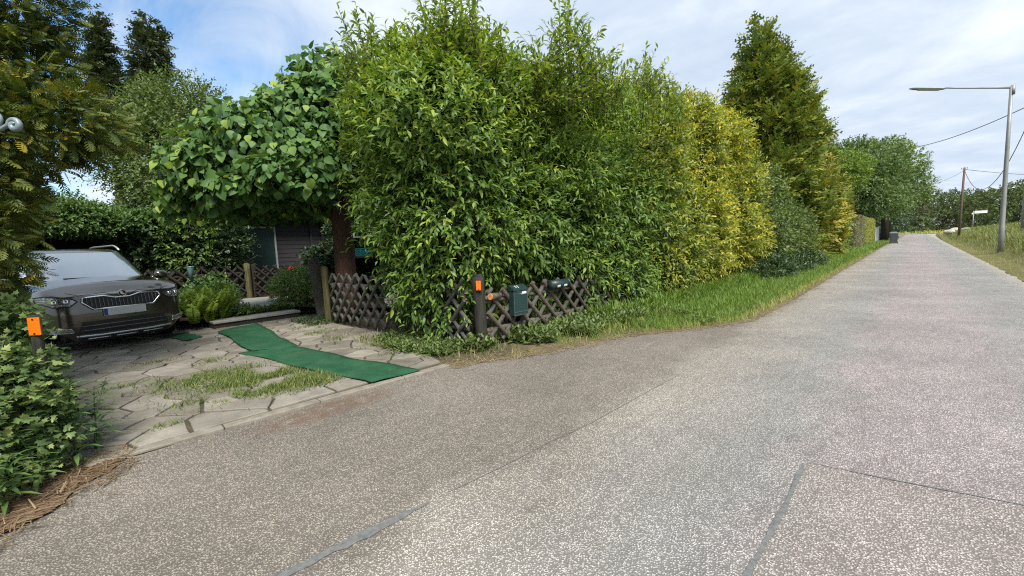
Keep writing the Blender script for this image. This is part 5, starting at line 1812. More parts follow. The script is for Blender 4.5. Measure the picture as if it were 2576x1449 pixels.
# ferns by the car
def fern(label, base, cnt, h, seed):
    t = thing('fern', label, 'fern', base, 'bright ferns beside the car')
    r = np.random.default_rng(seed)
    pos, ld, zh, sz = [], [], [], []
    for k in range(cnt):
        a = r.uniform(0, 2 * PI); out_ = r.uniform(0.15, 0.6) * h; hh = h * r.uniform(0.65, 1.1)
        pts = [Vector((base[0] + math.cos(a) * out_ * f ** 1.6, base[1] + math.sin(a) * out_ * f ** 2.0, base[2] + hh * (f - 0.20 * f ** 4))) for f in np.linspace(0, 1, 26)]
        for i in range(4, 25):
            d = (pts[i + 1] - pts[i]).normalized()
            s = d.cross(Vector((math.cos(a), math.sin(a), 0.6)))
            s.normalize()
            f = i / 25
            wl = 0.085 * h / 0.7 * math.sin(PI * min(1, 0.12 + f * 0.88)) ** 0.8
            for sg in (-1, 1):
                pos.append(pts[i]); ld.append(s * sg + d * 0.35); zh.append(Vector((math.cos(a), math.sin(a), 1.0))); sz.append(max(0.02, wl))
    n_ = len(pos)
    T = (LANCE_FAR[0] * np.array([0.9, 1, 1]), LANCE_FAR[1])
    foliage('fronds', scatter(T, np.array(pos), np.array(ld), np.array(zh), np.array(sz), np.clip(r.normal(0.5, 0.2, n_), 0, 1)), M_FERN, t)


for i, (px_, Y_, lab) in enumerate(((470, 8.05, 'bright fern nearest the car headlight'), (510, 8.3, 'tall bright fern in the middle of the clump'), (552, 8.6, 'bright fern at the step end of the clump'))):
    n_, u_ = L(px_, Y_)
    fern(lab, (n_, u_, 0.05), 20, 0.95, 90 + i)

# ivy bank at the left
leafy('ivy_bank', 'thick ivy covering the bank and posts left of the driveway', 'ivy',
      [(-3.95, -0.60, 0.20, 0.36, 0.36, 0.30), (-4.15, -0.42, 0.34, 0.34, 0.40, 0.40), (-4.5, -0.32, 0.46, 0.38, 0.38, 0.46), (-4.9, -0.30, 0.60, 0.5, 0.40, 0.55), (-5.5, -0.33, 0.68, 0.5, 0.40, 0.58),
       (-6.1, -0.36, 0.7, 0.5, 0.40, 0.6), (-4.7, -0.75, 1.15, 0.5, 0.45, 0.75), (-5.3, -0.8, 1.3, 0.5, 0.45, 0.8), (-3.75, -0.80, 0.14, 0.30, 0.35, 0.18), (-6.6, -0.5, 0.6, 0.5, 0.4, 0.5), (-4.3, -0.85, 0.8, 0.4, 0.35, 0.6), (-4.12, -0.24, 0.46, 0.24, 0.22, 0.38)],
      7000, M_IVY, 5, 0.14, 0.047, IVY, inner=0.2, seed=101, stems=14, depth=0.4, rough=0.14, droop=0.4, upw=0.05, hang=0.35, zmin=0.03,
      cut=lambda P: ~((P[:, 0] > -4.5) & (P[:, 0] < -4.05) & (P[:, 1] > -0.16) & (P[:, 2] > 0.80)) & (P[:, 1] < np.interp(P[:, 0], [-7, -5.4, -4.6, -4.0, -3.6], [-0.42, -0.30, -0.04, 0.04, -0.25]) + 0.06 * np.sin(P[:, 0] * 7)) & ~((P[:, 2] > 1.05) & (P[:, 1] > -0.5)))
# slender weeds in front of the ivy
def weed(label, base, h, seed, nleaf=26, lw=0.10):
    t = thing('tall_weed', label, 'weed', base, 'tall weeds before the ivy')
    r = np.random.default_rng(seed)
    pos, ld, sz = [], [], []
    lean = r.normal(size=2) * 0.12
    bm = bmesh.new()
    st_ = [Vector((base[0] + lean[0] * f * f, base[1] + lean[1] * f * f, base[2] + h * f)) for f in np.linspace(0, 1, 8)]
    add_tube(bm, st_, [0.006 * (1 - 0.6 * i / 7) for i in range(8)], 5)
    for k in range(nleaf):
        f = 0.15 + 0.85 * k / nleaf
        p = st_[0].lerp(st_[-1], f); a = k * 2.4
        pos.append(p); ld.append((math.cos(a), math.sin(a), 0.55 - 0.3 * (1 - f))); sz.append(lw * (1.15 - 0.55 * f))
    T = tmpl_grid([(0, 0.01), (0.3, 0.075), (0.65, 0.07), (1, 0.005)], 0.4, 0.3)
    foliage('leaves', scatter(T, np.array(pos), np.array(ld), np.tile(np.array([[0, 0, 1.0]]), (len(pos), 1)), np.array(sz), np.clip(r.normal(0.55, 0.2, len(pos)), 0, 1)), M_GREEN, t)
    obj_bm('stem', bm, M_GREEN, t, True)


for i, (x, y, h_, lab) in enumerate(((-4.05, -0.02, 0.62, 'slender weed standing out tallest from the ivy edge'), (-3.85, -0.18, 0.45, 'shorter weed at the front of the ivy'), (-4.3, 0.08, 0.5, 'weed leaning from the ivy towards the driveway'),
                                     (-3.72, -0.32, 0.36, 'low weed at the roadside foot of the ivy'), (-4.5, 0.1, 0.42, 'weed below the large orange reflector'))):
    weed(lab, (x, y, 0.0), h_, 110 + i, 30, 0.16)

# white flowers at the grey lattice
t = thing('white_flowers', 'cluster of small white blossoms in front of the grey lattice fence', 'flowers', (-5.85, 3.58, 0))
P, D = shell_points([(-5.70, 3.52, 0.66, 0.12, 0.08, 0.10), (-5.92, 3.52, 0.60, 0.16, 0.08, 0.12), (-5.45, 3.52, 0.62, 0.08, 0.06, 0.08)], 300, 0.5, None, rough=0.05)
foliage('blossoms', scatter(OVAL, P, D + .6 * RNG.normal(size=P.shape), D + .3 * RNG.normal(size=P.shape), 0.035, RNG.uniform(0, 1, len(P))), M_FLOWER, t)
bm = bmesh.new()
for k in range(7):
    branch_bm((-5.75 + 0.06 * (k - 3), 3.56, 0.0), [(-5.8 + 0.07 * (k - 3), 3.53, 0.62)], 0.006, bm, wob=0.02)
obj_bm('stems', bm, M_STEM, t, True)

# weeds and dry grass along the fences (uncountable)
q1 = np.stack([RNG.uniform(-4.35, -3.5, 2600), RNG.uniform(3.3, 7.4, 2600), np.full(2600, 0.0)], -1)
edge_n = np.interp(q1[:, 1], [3.0, 3.75, 5.4, 6.6, 7.5], [-3.95, -3.55, -3.05, -2.4, -1.95])
q1[:, 0] = edge_n - RNG.beta(1.6, 1.3, 2600) * (edge_n + 4.35)
D1 = np.tile(np.array([[0.3, -0.2, 0.8]]), (len(q1), 1)) + RNG.normal(size=q1.shape) * 0.3
clump = vnoise(q1, 3.5, 7)
k1 = (clump > 0.05) & (RNG.uniform(size=len(q1)) < 0.75)
o = foliage('fence_weeds', twigs(q1[k1], D1[k1], 6, 0.26, 0.072, OVAL, 0.3, 0.5, 0.9, szvar=0.5), M_OLIVE)
tag(o, 'broad leaved weeds at the foot of the lattice fence', 'weeds', kind='stuff')
q2 = np.stack([RNG.uniform(-5.9, -4.3, 900), RNG.uniform(3.05, 3.7, 900), np.full(900, 0.0)], -1)
q2 = q2[(q2[:, 1] > 3.1 + 0.1 * np.sin(q2[:, 0] * 4))]
o = foliage('fence_weeds', twigs(q2, np.tile(np.array([[0.1, -0.3, 0.8]]), (len(q2), 1)) + RNG.normal(size=q2.shape) * 0.3, 7, 0.18, 0.055, OVAL, 0.3, 0.3, 1.0), M_OLIVE)
tag(o, 'weeds beside the driveway under the overhanging bush', 'weeds', kind='stuff')
q3 = np.stack([RNG.uniform(-9.3, -8.2, 500), RNG.uniform(3.2, 4.3, 500), np.full(500, 0.0)], -1)
o = foliage('fence_weeds', twigs(q3, np.tile(np.array([[0.1, -0.3, 0.8]]), (len(q3), 1)) + RNG.normal(size=q3.shape) * 0.3, 6, 0.12, 0.04, OVAL, 0.3, 0.3, 1.0), M_DARK)
tag(o, 'low weeds between the weathered post and the mossy post', 'weeds', kind='stuff')


def mixed_grass(name, n_, box, h, label, seed, mat=None, k=4.0, thr=-0.2):
    rr = np.random.default_rng(seed)
    P = np.stack([rr.uniform(box[0], box[1], n_), rr.uniform(box[2], box[3], n_), np.zeros(n_)], -1)
    e_ = np.interp(P[:, 1], [3.0, 3.75, 5.4, 6.6, 7.5], [-3.95, -3.52, -3.04, -2.37, -1.92])
    P = P[(P[:, 0] < e_ - 0.05) & (vnoise(P, k, seed) > thr)]
    e_ = np.interp(P[:, 1], [3.0, 3.75, 5.4, 6.6, 7.5], [-3.95, -3.52, -3.04, -2.37, -1.92])
    hh_ = h * np.clip(0.45 + (e_ - P[:, 0]) * 0.7, 0.4, 1.4)
    V, F, A = grass('g', P, hh_, None, rng=rr, lean=0.6, wid=1.0, tone=np.clip(0.55 + 0.3 * rr.normal(size=len(P)), 0, 1))
    return tag(obj_np(name, V, F, mat or M_BGRASS, None, A), label, 'grass', kind='stuff')


mixed_grass('fence_grass', 5200, (-4.35, -2.0, 3.1, 7.6), 0.16, 'half dry grass tufts along the foot of the brown lattice fence', 201)
mixed_grass('fence_grass', 6500, (-4.3, -2.0, 4.6, 7.8), 0.17, 'green grass between the lattice fence and the road edge', 203, M_GRASS, 3.0, -0.1)
mixed_grass('fence_grass', 900, (-6.2, -4.2, 3.0, 3.7), 0.12, 'thin grass tufts beside the driveway below the bush', 202)


def straw(name, pts, label, seed, lmin=0.04, lmax=0.16, mat=None):
    r = np.random.default_rng(seed)
    n_ = len(pts)
    a = r.uniform(0, 2 * PI, n_)
    d = np.stack([np.cos(a), np.sin(a), r.normal(size=n_) * 0.12], -1)
    V, F, A = scatter((BLADE[0] * np.array([0.6, 1, 0.5]), np.array([(0, 1, 2, 3)])), pts, d, np.tile(np.array([[0, 0, 1.0]]), (n_, 1)), r.uniform(lmin, lmax, n_), np.clip(r.normal(0.5, 0.25, n_), 0, 1))
    return tag(obj_np(name, V, F, mat or M_STRAW, None, A), label, 'dry litter', kind='stuff')


u_ = RNG.uniform(3.0, 30, 6500) ** 1.0
u_ = 3.0 + 27 * RNG.beta(0.75, 2.4, 6500)
en = np.interp(u_, [3.0, 3.75, 5.4, 6.6, 7.5, 10, 30], [-3.95, -3.52, -3.04, -2.37, -1.92, -1.85, -1.9])
pt = np.stack([en + 0.15 - np.abs(RNG.normal(size=6500)) * 0.24 + 0.05 * np.sin(u_ * 3.1) + 0.03 * np.sin(u_ * 11), u_, np.full(6500, 0.007) + RNG.uniform(0, 0.012, 6500)], -1)
straw('dry_grass_litter', pt, 'dry straw coloured grass litter along the left road edge', 120, 0.04, 0.15, M_STRAWL)
pt = np.stack([RNG.uniform(-4.2, -3.1, 3200), RNG.uniform(-1.2, 0.25, 3200), RNG.uniform(0.018, 0.03, 3200)], -1)
pt = pt[(pt[:, 0] < np.interp(pt[:, 1], [-1.2, -0.34, -0.02, 0.25], [-3.05, -3.16, -3.52, -3.80]) + 0.07 * np.sin(pt[:, 1] * 12) + 0.06 * RNG.normal(size=len(pt)))]
straw('dry_twig_litter', pt, 'brown dry twigs and needles below the ivy', 121, 0.05, 0.22)
# small fallen bits on paving and asphalt
pt = np.concatenate([np.stack([RNG.uniform(-9.5, -4.1, 260), RNG.uniform(-0.2, 3.4, 260), np.full(260, 0.05)], -1), np.stack([RNG.uniform(-3.8, 1.5, 160), RNG.uniform(0.8, 8, 160), np.full(160, 0.006)], -1), np.stack([RNG.uniform(-6.6, -4.1, 60), RNG.uniform(0, 0.42, 60), np.full(60, 0.060)], -1), np.stack([RNG.uniform(-8.9, -6.8, 40), RNG.uniform(0, 0.4, 40), np.full(40, 0.074)], -1)])
pt[-100:-40, 1] += np.interp(pt[-100:-40, 0], [-6.6, -4.1], [1.75, 2.12]); pt[-40:, 1] += np.interp(pt[-40:, 0], [-8.9, -6.8], [2.05, 1.85])
straw('leaf_litter', pt, 'scattered dry leaf bits on the paving and asphalt', 122, 0.015, 0.05, M_STRAWL)

# ------------------------------------------------------------------ hedge row along the lane
leafy('hedge_bush', 'bright green bush adjoining the corner bush along the lane', 'bush',
      [(-4.7, 8.9, 2.2, 0.9, 0.9, 1.7), (-4.9, 9.6, 3.2, 1.0, 0.9, 1.3), (-4.5, 9.6, 1.2, 0.8, 0.8, 1.1), (-5.0, 10.4, 3.8, 1.0, 0.9, 1.3), (-4.6, 10.4, 1.7, 0.9, 0.8, 1.5)],
      4300, leaf_mat('light_bush_leaves', [(0.034, 0.064, 0.014), (0.085, 0.125, 0.02), (0.16, 0.19, 0.028), (0.32, 0.29, 0.035)], 0.45, 0.32), 8, 0.36, 0.12, LANCE, seed=131, hang=0.15)
leafy('yellow_lit_bush', 'tall bush with warm light painted yellow into its leaves, halfway along the hedge row', 'bush',
      [(-4.6, 11.4, 1.6, 0.9, 0.9, 1.5), (-4.8, 11.8, 3.2, 1.0, 1.0, 1.4), (-4.5, 12.6, 1.8, 0.9, 0.9, 1.7), (-4.7, 13.2, 3.4, 1.0, 1.0, 1.4), (-4.4, 14.0, 1.6, 0.9, 0.9, 1.5), (-4.6, 14.9, 2.9, 0.9, 1.0, 1.4),
       (-4.3, 15.3, 1.4, 0.8, 0.8, 1.3), (-4.6, 12.2, 4.2, 0.9, 1.1, 0.9), (-4.6, 13.8, 4.2, 0.8, 0.9, 0.8)],
      6600, M_YELLOW, 8, 0.36, 0.13, LANCE, seed=132, hang=0.12)
leafy('hedge_bush', 'olive bush with pale upright tips above the yellow bush', 'bush',
      [(-6.0, 10.0, 3.9, 0.9, 1.1, 1.2), (-6.3, 11.4, 4.4, 0.9, 1.1, 1.3), (-6.4, 12.8, 4.6, 0.9, 1.0, 1.1), (-6.2, 14.0, 4.0, 1.0, 1.0, 1.3)], 1900, M_OLIVE, 9, 0.6, 0.13, LANCE, seed=133, upw=0.9, depth=0.6)
leafy('grey_green_shrub', 'grey green small leaved shrub leaning towards the verge before the conifers', 'shrub',
      [(-4.0, 17.0, 1.3, 0.8, 1.0, 1.3), (-4.1, 18.6, 1.5, 0.9, 1.1, 1.5), (-4.4, 18.2, 2.9, 0.8, 1.0, 1.0), (-3.9, 20.2, 1.2, 0.8, 1.0, 1.1), (-4.5, 16.6, 2.7, 0.7, 0.8, 0.9)], 2500, M_OLIVE, 8, 0.4, 0.11, OVAL, seed=134, depth=0.55)
leafy('nettle_patch', 'dark green nettles along the foot of the yellow bush', 'nettles', [(-3.3, 15.4, 0.2, 0.4, 1.4, 0.4), (-3.2, 18.0, 0.2, 0.4, 1.6, 0.4), (-3.2, 20.6, 0.2, 0.4, 1.4, 0.4)], 1300, M_DARK, 7, 0.25, 0.09, OVAL, seed=135, stems=0, inner=0, zmin=0.02)


def tall_conifer(name, label, base, h, rmax, n, mat, seed, spray, flat=1.0, top=0.12):
    r = random.Random(seed)
    el = []
    z = h - 0.35
    while z > 0.4:
        f = (h - z) / h
        rr = top + rmax * min(1.0, (f * 1.35) ** 0.85)
        k = 1 if rr < 0.5 else 4
        for q in range(k):
            a = r.uniform(0, 2 * PI)
            d = rr * 0.5 if k > 1 else 0
            el.append((base[0] + math.cos(a) * d, base[1] + math.sin(a) * d, z + r.uniform(-.2, .2), max(0.16, rr * r.uniform(.5, .68)), max(0.16, rr * r.uniform(.5, .68)), 0.55 + 0.25 * rr))
        z -= 0.45 + 0.25 * rr
    return conifer(name, label, base, h, el, n, mat, spray, SPRAY_FAR, 0.2, 0.55, 0.45, 0.35, seed, 0.2, 4, spray * 1.3)


tall_conifer('cypress_tree', 'tall pointed cypress towering over the hedge row', (-5.4, 23.4, 0), 11.1, 2.1, 4200, M_CON, 141, 0.46)
tall_conifer('cypress_tree', 'darker second cypress just behind the tallest one', (-5.4, 28.5, 0), 9.9, 2.1, 3600, M_CON, 142, 0.42)
tall_conifer('cypress_tree', 'low golden cypress in front of the tall ones at the verge', (-4.4, 25.0, 0), 5.6, 1.6, 3000, M_GOLD, 143, 0.38)
tall_conifer('cypress_tree', 'golden green cypress beside the ivy clad column', (-4.4, 29.0, 0), 6.6, 1.5, 2400, M_GOLD, 144, 0.40)
leafy('ivy_column', 'tall ivy clad hedge column with a bulging bright green top', 'hedge',
      [(-3.7, 32.6, 1.2, 0.65, 0.9, 1.3), (-3.7, 32.8, 3.0, 0.70, 0.9, 1.2), (-3.5, 33.0, 4.8, 1.15, 1.4, 1.1), (-3.2, 33.6, 5.2, 0.9, 1.1, 0.8), (-4.4, 33.5, 2.6, 0.9, 1.2, 2.2)], 2600, M_IVYC, 7, 0.3, 0.13, OVAL, seed=145, depth=0.35)


def clipped(label, x0, x1, y0, y1, h, mat, n, seed, rough=0.03, leafsz=0.09):
    t = thing('clipped_hedge', label, 'hedge', ((x0 + x1) / 2, (y0 + y1) / 2, 0))
    r = np.random.default_rng(seed)
    faces = [('x', x1, 1), ('y', y0, -1), ('z', h, 1), ('y', y1, 1), ('x', x0, -1)]
    ar = np.array([(y1 - y0) * h, (x1 - x0) * h, (x1 - x0) * (y1 - y0), (x1 - x0) * h, (y1 - y0) * h])
    P, D = [], []
    for (ax, v, s), a in zip(faces, ar):
        k = int(n * a / ar.sum())
        p = np.stack([r.uniform(x0, x1, k), r.uniform(y0, y1, k), r.uniform(0, h, k)], -1)
        i = 'xyz'.index(ax)
        p[:, i] = v - s * np.abs(r.normal(size=k)) * 0.10
        d = np.zeros((k, 3)); d[:, i] = s
        P.append(p + vnoise(p, 1.5, seed)[:, None] * d * rough * 2); D.append(d)
    P, D = np.concatenate(P), np.concatenate(D)
    foliage('leaves', twigs(P, D, 4, 0.13, leafsz, OVAL, 0.1, 0.3, 1.0), mat, t)
    bm = bmesh.new()
    k = int((y1 - y0) / 0.8)
    for i in range(k):
        yy = y0 + (i + .5) * (y1 - y0) / k
        branch_bm(((x0 + x1) / 2, yy, 0), [((x0 + x1) / 2, yy, h * 0.9)], 0.04, bm, wob=0.05)
    obj_bm('stems', bm, M_STEM, t, True)


m_gh = leaf_mat('grey_hedge_leaves', [(0.075, 0.075, 0.045), (0.12, 0.12, 0.07), (0.17, 0.165, 0.09)], 0.6, 0.2)
m_yh = leaf_mat('yellow_hedge_leaves', [(0.09, 0.11, 0.03), (0.16, 0.18, 0.04), (0.26, 0.25, 0.05)], 0.55, 0.25)
clipped('grey brown clipped hedge end next to the ivy column', -5.0, -3.45, 42.0, 50.0, 2.55, m_gh, 6500, 151)
clipped('yellow green clipped hedge joined to the grey one', -5.0, -3.4, 50.1, 62.0, 2.5, m_yh, 7500, 152)
t = thing('board_fence', 'pale grey board fence panel behind the clipped hedge', 'fence', (-3.35, 66, 0))
m_pan = simple('pale_grey_boards', (0.36, 0.39, 0.41), 0.7, 0, 0.1, 6)
bm = bmesh.new()
for k in range(8):
    add_box(bm, (-3.35, 66.0, 0.14 + 0.205 * k), (0.04, 6.0, 0.195), 0, 0.006)
obj_bm('boards', bm, m_pan, t)
bm = bmesh.new(); add_box(bm, (-3.33, 69.1, 0.93), (0.22, 0.2, 1.86), 0, 0.01)
obj_bm('end_post', bm, M_WHITE, t)


def bin_(label, p, yaw, h=1.07, col=(0.055, 0.07, 0.08)):
    t = thing('wheelie_bin', label, 'bin', (*p, 0), None)
    t.rotation_euler = (0, 0, yaw)
    mb = simple('bin_plastic', col, 0.5, 0, 0.12, 5)
    bm = bmesh.new()
    lo = [(-0.22, -0.24), (0.24, -0.24), (0.24, 0.24), (-0.22, 0.24)]
    hi = [(-0.34, -0.29), (0.34, -0.29), (0.34, 0.29), (-0.34, 0.29)]
    A_ = [bm.verts.new((x, y, 0.06)) for x, y in lo]; B_ = [bm.verts.new((x, y, h * 0.9)) for x, y in hi]
    for k in range(4):
        bm.faces.new((A_[k], A_[(k + 1) % 4], B_[(k + 1) % 4], B_[k]))
    bm.faces.new(list(reversed(A_))); bm.faces.new(B_)
    bmesh.ops.bevel(bm, geom=bm.edges[:], offset=0.02, segments=2, affect='EDGES')
    obj_bm('bin_body', bm, mb, t, local=True)
    bm = bmesh.new(); add_box(bm, (0.0, 0, h * 0.945), (0.74, 0.62, 0.06), 0, 0.02); add_box(bm, (0.02, 0, h * 0.985), (0.6, 0.5, 0.04), 0, 0.015)
    obj_bm('lid', bm, simple('bin_lid_plastic', (0.20, 0.23, 0.25), 0.4, 0, 0.1, 5), t, local=True)
    bm = bmesh.new(); add_tube(bm, [(-0.40, -0.25, h * 0.93), (-0.40, 0.25, h * 0.93)], 0.018, 8)
    obj_bm('handle', bm, mb, t, local=True)
    for s in (-1, 1):
        bm = bmesh.new(); add_tube(bm, [(-0.22, s * 0.25, 0.10), (-0.22, s * 0.30, 0.10)], 0.10, 16)
        obj_bm('wheel', bm, M_TYRE, t, local=True)


bin_('grey wheelie bin standing at the left edge of the lane', (-1.55, 55.0), rad(-86))
bin_('dark brown wheelie bin half hidden behind the grey bin', (-2.1, 70.0), rad(-80), 1.07, (0.035, 0.025, 0.022))

# ------------------------------------------------------------------ trees at the bend
def broad_tree(label, ells, n, mat, trunk, seed, leafsz=0.3, name='broadleaf_tree'):
    return leafy(name, label, 'tree', ells, n, mat, 7, 0.9, leafsz, OVAL, trunk, seed=seed, depth=0.5, rough=0.6, inner=0.15, zmin=0.6, upw=0.2, stems=9)


n_, u_ = L(2225, 52)
broad_tree('large rounded dark green tree beyond the clipped hedge', [E(2135, 430, 50, 3.2, 3.4, 3.2), E(2175, 410, 52, 3.4, 3.4, 2.6), E(2220, 460, 54, 3.4, 3.6, 2.6), E(2160, 490, 50, 3.0, 3.2, 2.0), E(2205, 505, 50, 2.6, 2.8, 1.6)], 2600, M_FARTREE,
           ((n_, u_, 0), (n_, u_, 7), 0.35), 161, 0.30)
n_, u_ = L(2235, 62)
broad_tree('lighter green tree with spreading branches arching above the lane', [E(2215, 400, 60, 3.4, 3.6, 2.2), E(2262, 415, 62, 3.0, 3.4, 2.2), E(2285, 465, 63, 2.6, 2.8, 1.6), E(2240, 480, 62, 3.2, 3.2, 2.2), E(2305, 490, 62, 1.8, 2.0, 0.9)], 1700, M_FARTREE2,
           ((n_, u_, 0), (n_, u_, 8), 0.35), 162, 0.32)
n_, u_ = L(2225, 75)
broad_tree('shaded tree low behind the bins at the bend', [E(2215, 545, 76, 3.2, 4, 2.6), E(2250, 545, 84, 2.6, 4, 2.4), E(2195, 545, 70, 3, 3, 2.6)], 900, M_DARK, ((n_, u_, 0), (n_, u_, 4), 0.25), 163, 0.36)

# the wood across the field: one continuous mass
el = []
r = random.Random(9)
for k in range(95):
    px_ = 2180 + k * 7.6 + r.uniform(-6, 6)
    Y_ = r.uniform(145, 190) if px_ < 2480 else r.uniform(110, 150)
    n_, u_ = L(px_, Y_)
    top = H(px_, 497 + 12 * math.sin(k * 0.9) + r.uniform(-10, 10) - max(0, px_ - 2480) * 0.22, Y_)
    top = max(7, top)
    el.append((n_, u_, top * 0.70, r.uniform(3.5, 6.0), r.uniform(3.5, 6.0), top * 0.31))
    el.append((n_ + r.uniform(-3, 3), u_ + r.uniform(-3, 3), top * 0.34, r.uniform(4, 6), r.uniform(4, 6), top * 0.36))
P, D = shell_points(el, 15000, 0.3, 0.3, rough=0.9, seed=171)
arr = twigs(P, D, 6, 1.3, 0.75, OVAL, 0.2, 0.3, 1.0)
tag(foliage('far_wood', arr, M_WOOD), 'distant mixed wood beyond the field', 'wood', kind='stuff')

# ------------------------------------------------------------------ verge and bank grass
NV = 46000
u_ = 6.2 + 34 * RNG.beta(0.75, 1.9, NV)
en = np.interp(u_, [6.2, 6.6, 7.5, 10, 17, 30, 60], [-2.6, -2.4, -1.95, -1.88, -1.92, -1.95, -2.1])
wdt = np.interp(u_, [6, 8, 12, 20, 32, 60], [1.4, 1.9, 1.8, 1.5, 1.6, 1.8])
tt = RNG.beta(1.15, 1.0, NV)
P = np.stack([en + 0.02 - tt * wdt, u_, np.zeros(NV)], -1)
hh = 0.10 + 0.10 * tt + 0.10 * np.clip(vnoise(P, 1.2, 12), 0, 1) + 0.30 * np.clip(tt - 0.72, 0, 1) * 2.0
hh *= np.interp(u_, [6, 15, 40], [0.85, 1.0, 1.3])
tone = np.clip(0.42 + 0.20 * RNG.normal(size=NV) + 0.45 * (tt < 0.10), 0, 1)
V, F, A = grass('g', P, hh, None, lean=0.45, wid=np.float64(1.25), tone=tone)
tag(obj_np('verge_grass', V, F, M_GRASS, None, A), 'lush green grass on the verge between hedge row and lane', 'grass', kind='stuff')
NV = 9000
u_ = 38 + 80 * RNG.beta(0.9, 1.3, NV)
P = np.stack([np.interp(u_, [38, 53, 90, 130], [-1.98, -2.05, -1.95, -3.0]) - 0.05 - RNG.uniform(0, 2.2, NV), u_, np.zeros(NV)], -1)
V, F, A = grass('g', P, 0.22, None, lean=0.5, wid=2.5)
tag(obj_np('verge_grass', V, F, M_GRASS, None, A), 'grass on the far stretch of the left verge near the bins', 'grass', kind='stuff')
NV = 52000
u_ = 11 + 120 * RNG.beta(0.8, 2.4, NV)
nn = 2.0 + 22 * RNG.beta(0.75, 2.4, NV)
off = np.where(u_ > 60, (u_ - 60) * 0.02, 0)
P = np.stack([nn + off, u_, bank_z(nn, u_)], -1)
hh = np.interp(nn, [2.0, 2.8, 3.6, 6, 20], [0.06, 0.14, 0.36, 0.5, 0.55]) * np.interp(u_, [10, 40, 130], [1.0, 1.15, 1.5])
tone = np.clip(0.45 + 0.24 * RNG.normal(size=NV) + 0.3 * (nn < 2.5), 0, 1)
V, F, A = grass('g', P, hh, None, lean=0.42, wid=0.6 + 0.0, tone=tone)
V = V.reshape(-1, 5, 3)
cen = V[:, :2].mean(1, keepdims=True)
wf = np.interp(u_, [11, 30, 130], [0.9, 1.5, 4.5])[:, None, None]
V[:, :4, :2] = V[:, :4, :2] + (V[:, [0, 1, 2, 3], :2] - np.stack([V[:, :2].mean(1)[:, :2]] * 2 + [V[:, 2:4].mean(1)[:, :2]] * 2, 1)) * (wf - 1)
tag(obj_np('bank_grass', V.reshape(-1, 3), F, M_BGRASS, None, A), 'long half dry meadow grass on the bank right of the lane', 'grass', kind='stuff')
NV = 9000
P = np.stack([RNG.uniform(-110, 60, NV), RNG.uniform(122, 215, NV), np.zeros(NV)], -1)
P = P[~((P[:, 1] < 190) & (P[:, 0] > np.interp(P[:, 1], [122, 130, 160, 190], [-3.5, -3.5, -14, -50])) & (P[:, 0] < np.interp(P[:, 1], [122, 133, 167, 191], [4, 4, -5, -35])))]
V, F, A = grass('g', P, 0.8, None, lean=0.5, wid=3.0)
tag(obj_np('field_grass', V, F, leaf_mat('field_grass_blades', [(0.13, 0.15, 0.04), (0.22, 0.23, 0.06), (0.34, 0.30, 0.12)], 0.7, 0.3), None, A), 'pale yellow field grass beyond the end of the lane', 'grass', kind='stuff')

# ------------------------------------------------------------------ street furniture on the right
def street_lamp():
    n_, u_ = L(2521, 20.0)
    zb = float(bank_z(np.array(n_), np.array(u_)))
    t = thing('street_lamp', 'tall galvanised street lamp with a long arm over the lane', 'street lamp', (n_, u_, zb))
    top = H(2540, 218, 20.0)
    h = top - zb
    bm = bmesh.new()
    pts = [(0, 0, -0.4), (0, 0, 1.2), (0, 0, 1.25)] + [(0, 0, 1.25 + (h - 1.25) * f) for f in (0.3, 0.6, 1.0)]
    add_tube(bm, pts, [0.105, 0.10, 0.092, 0.082, 0.072, 0.062], 18)
    obj_bm('pole', bm, M_STEEL, t, True, local=True)
    # the arm points across the lane towards the garden side
    d = Vector((-1, -0.05, 0)).normalized()
    bm = bmesh.new()
    add_tube(bm, [d * -0.05 + Vector((0, 0, h - 0.35)), d * -0.05 + Vector((0, 0, h + 0.05))], 0.075, 14)
    obj_bm('bracket_sleeve', bm, M_STEEL, t, True, local=True)
    bm = bmesh.new()
    add_tube(bm, [Vector((0, 0, h - 0.04)), d * 0.6 + Vector((0, 0, h + 0.10)), d * 1.8 + Vector((0, 0, h + 0.40)), d * 2.15 + Vector((0, 0, h + 0.50))], [0.055, 0.04, 0.032, 0.03], 12)
    obj_bm('arm', bm, M_STEEL, t, True, local=True)
    bm = bmesh.new()
    prof = [(2.08, 0.03, 0.47), (2.20, 0.10, 0.48), (2.4, 0.15, 0.525), (3.05, 0.15, 0.69), (3.3, 0.10, 0.755), (3.42, 0.02, 0.785)]
    s = d.cross(Vector((0, 0, 1)))
    rings = []
    for x, wd, z in prof:
        rings.append([bm.verts.new(d * x + s * (wd * math.cos(a)) + Vector((0, 0, h + z + 0.065 * math.sin(a) * (wd / 0.15 + 0.15)))) for a in [2 * PI * k / 14 for k in range(14)]])
    for a_, b_ in zip(rings, rings[1:]):
        for k in range(14):
            bm.faces.new((a_[k], a_[(k + 1) % 14], b_[(k + 1) % 14], b_[k]))
    bm.faces.new(rings[0]); bm.faces.new(rings[-1])
    bmesh.ops.recalc_face_normals(bm, faces=bm.faces)
    hd = obj_bm('lamp_head', bm, M_STEEL, t, True, local=True)
    bm = bmesh.new()
    add_box(bm, d * 2.72 + Vector((0, 0, h + 0.55)), (0.80, 0.20, 0.05), 0, 0.02, R=Matrix.Rotation(math.atan2(d.y, d.x), 3, 'Z') @ Matrix.Rotation(-0.25, 3, 'Y'))
    o = obj_bm('lamp_glass', bm, simple('lamp_glass', (0.5, 0.5, 0.48), 0.3, 0, 0.05, 5), hd, local=True)


street_lamp()


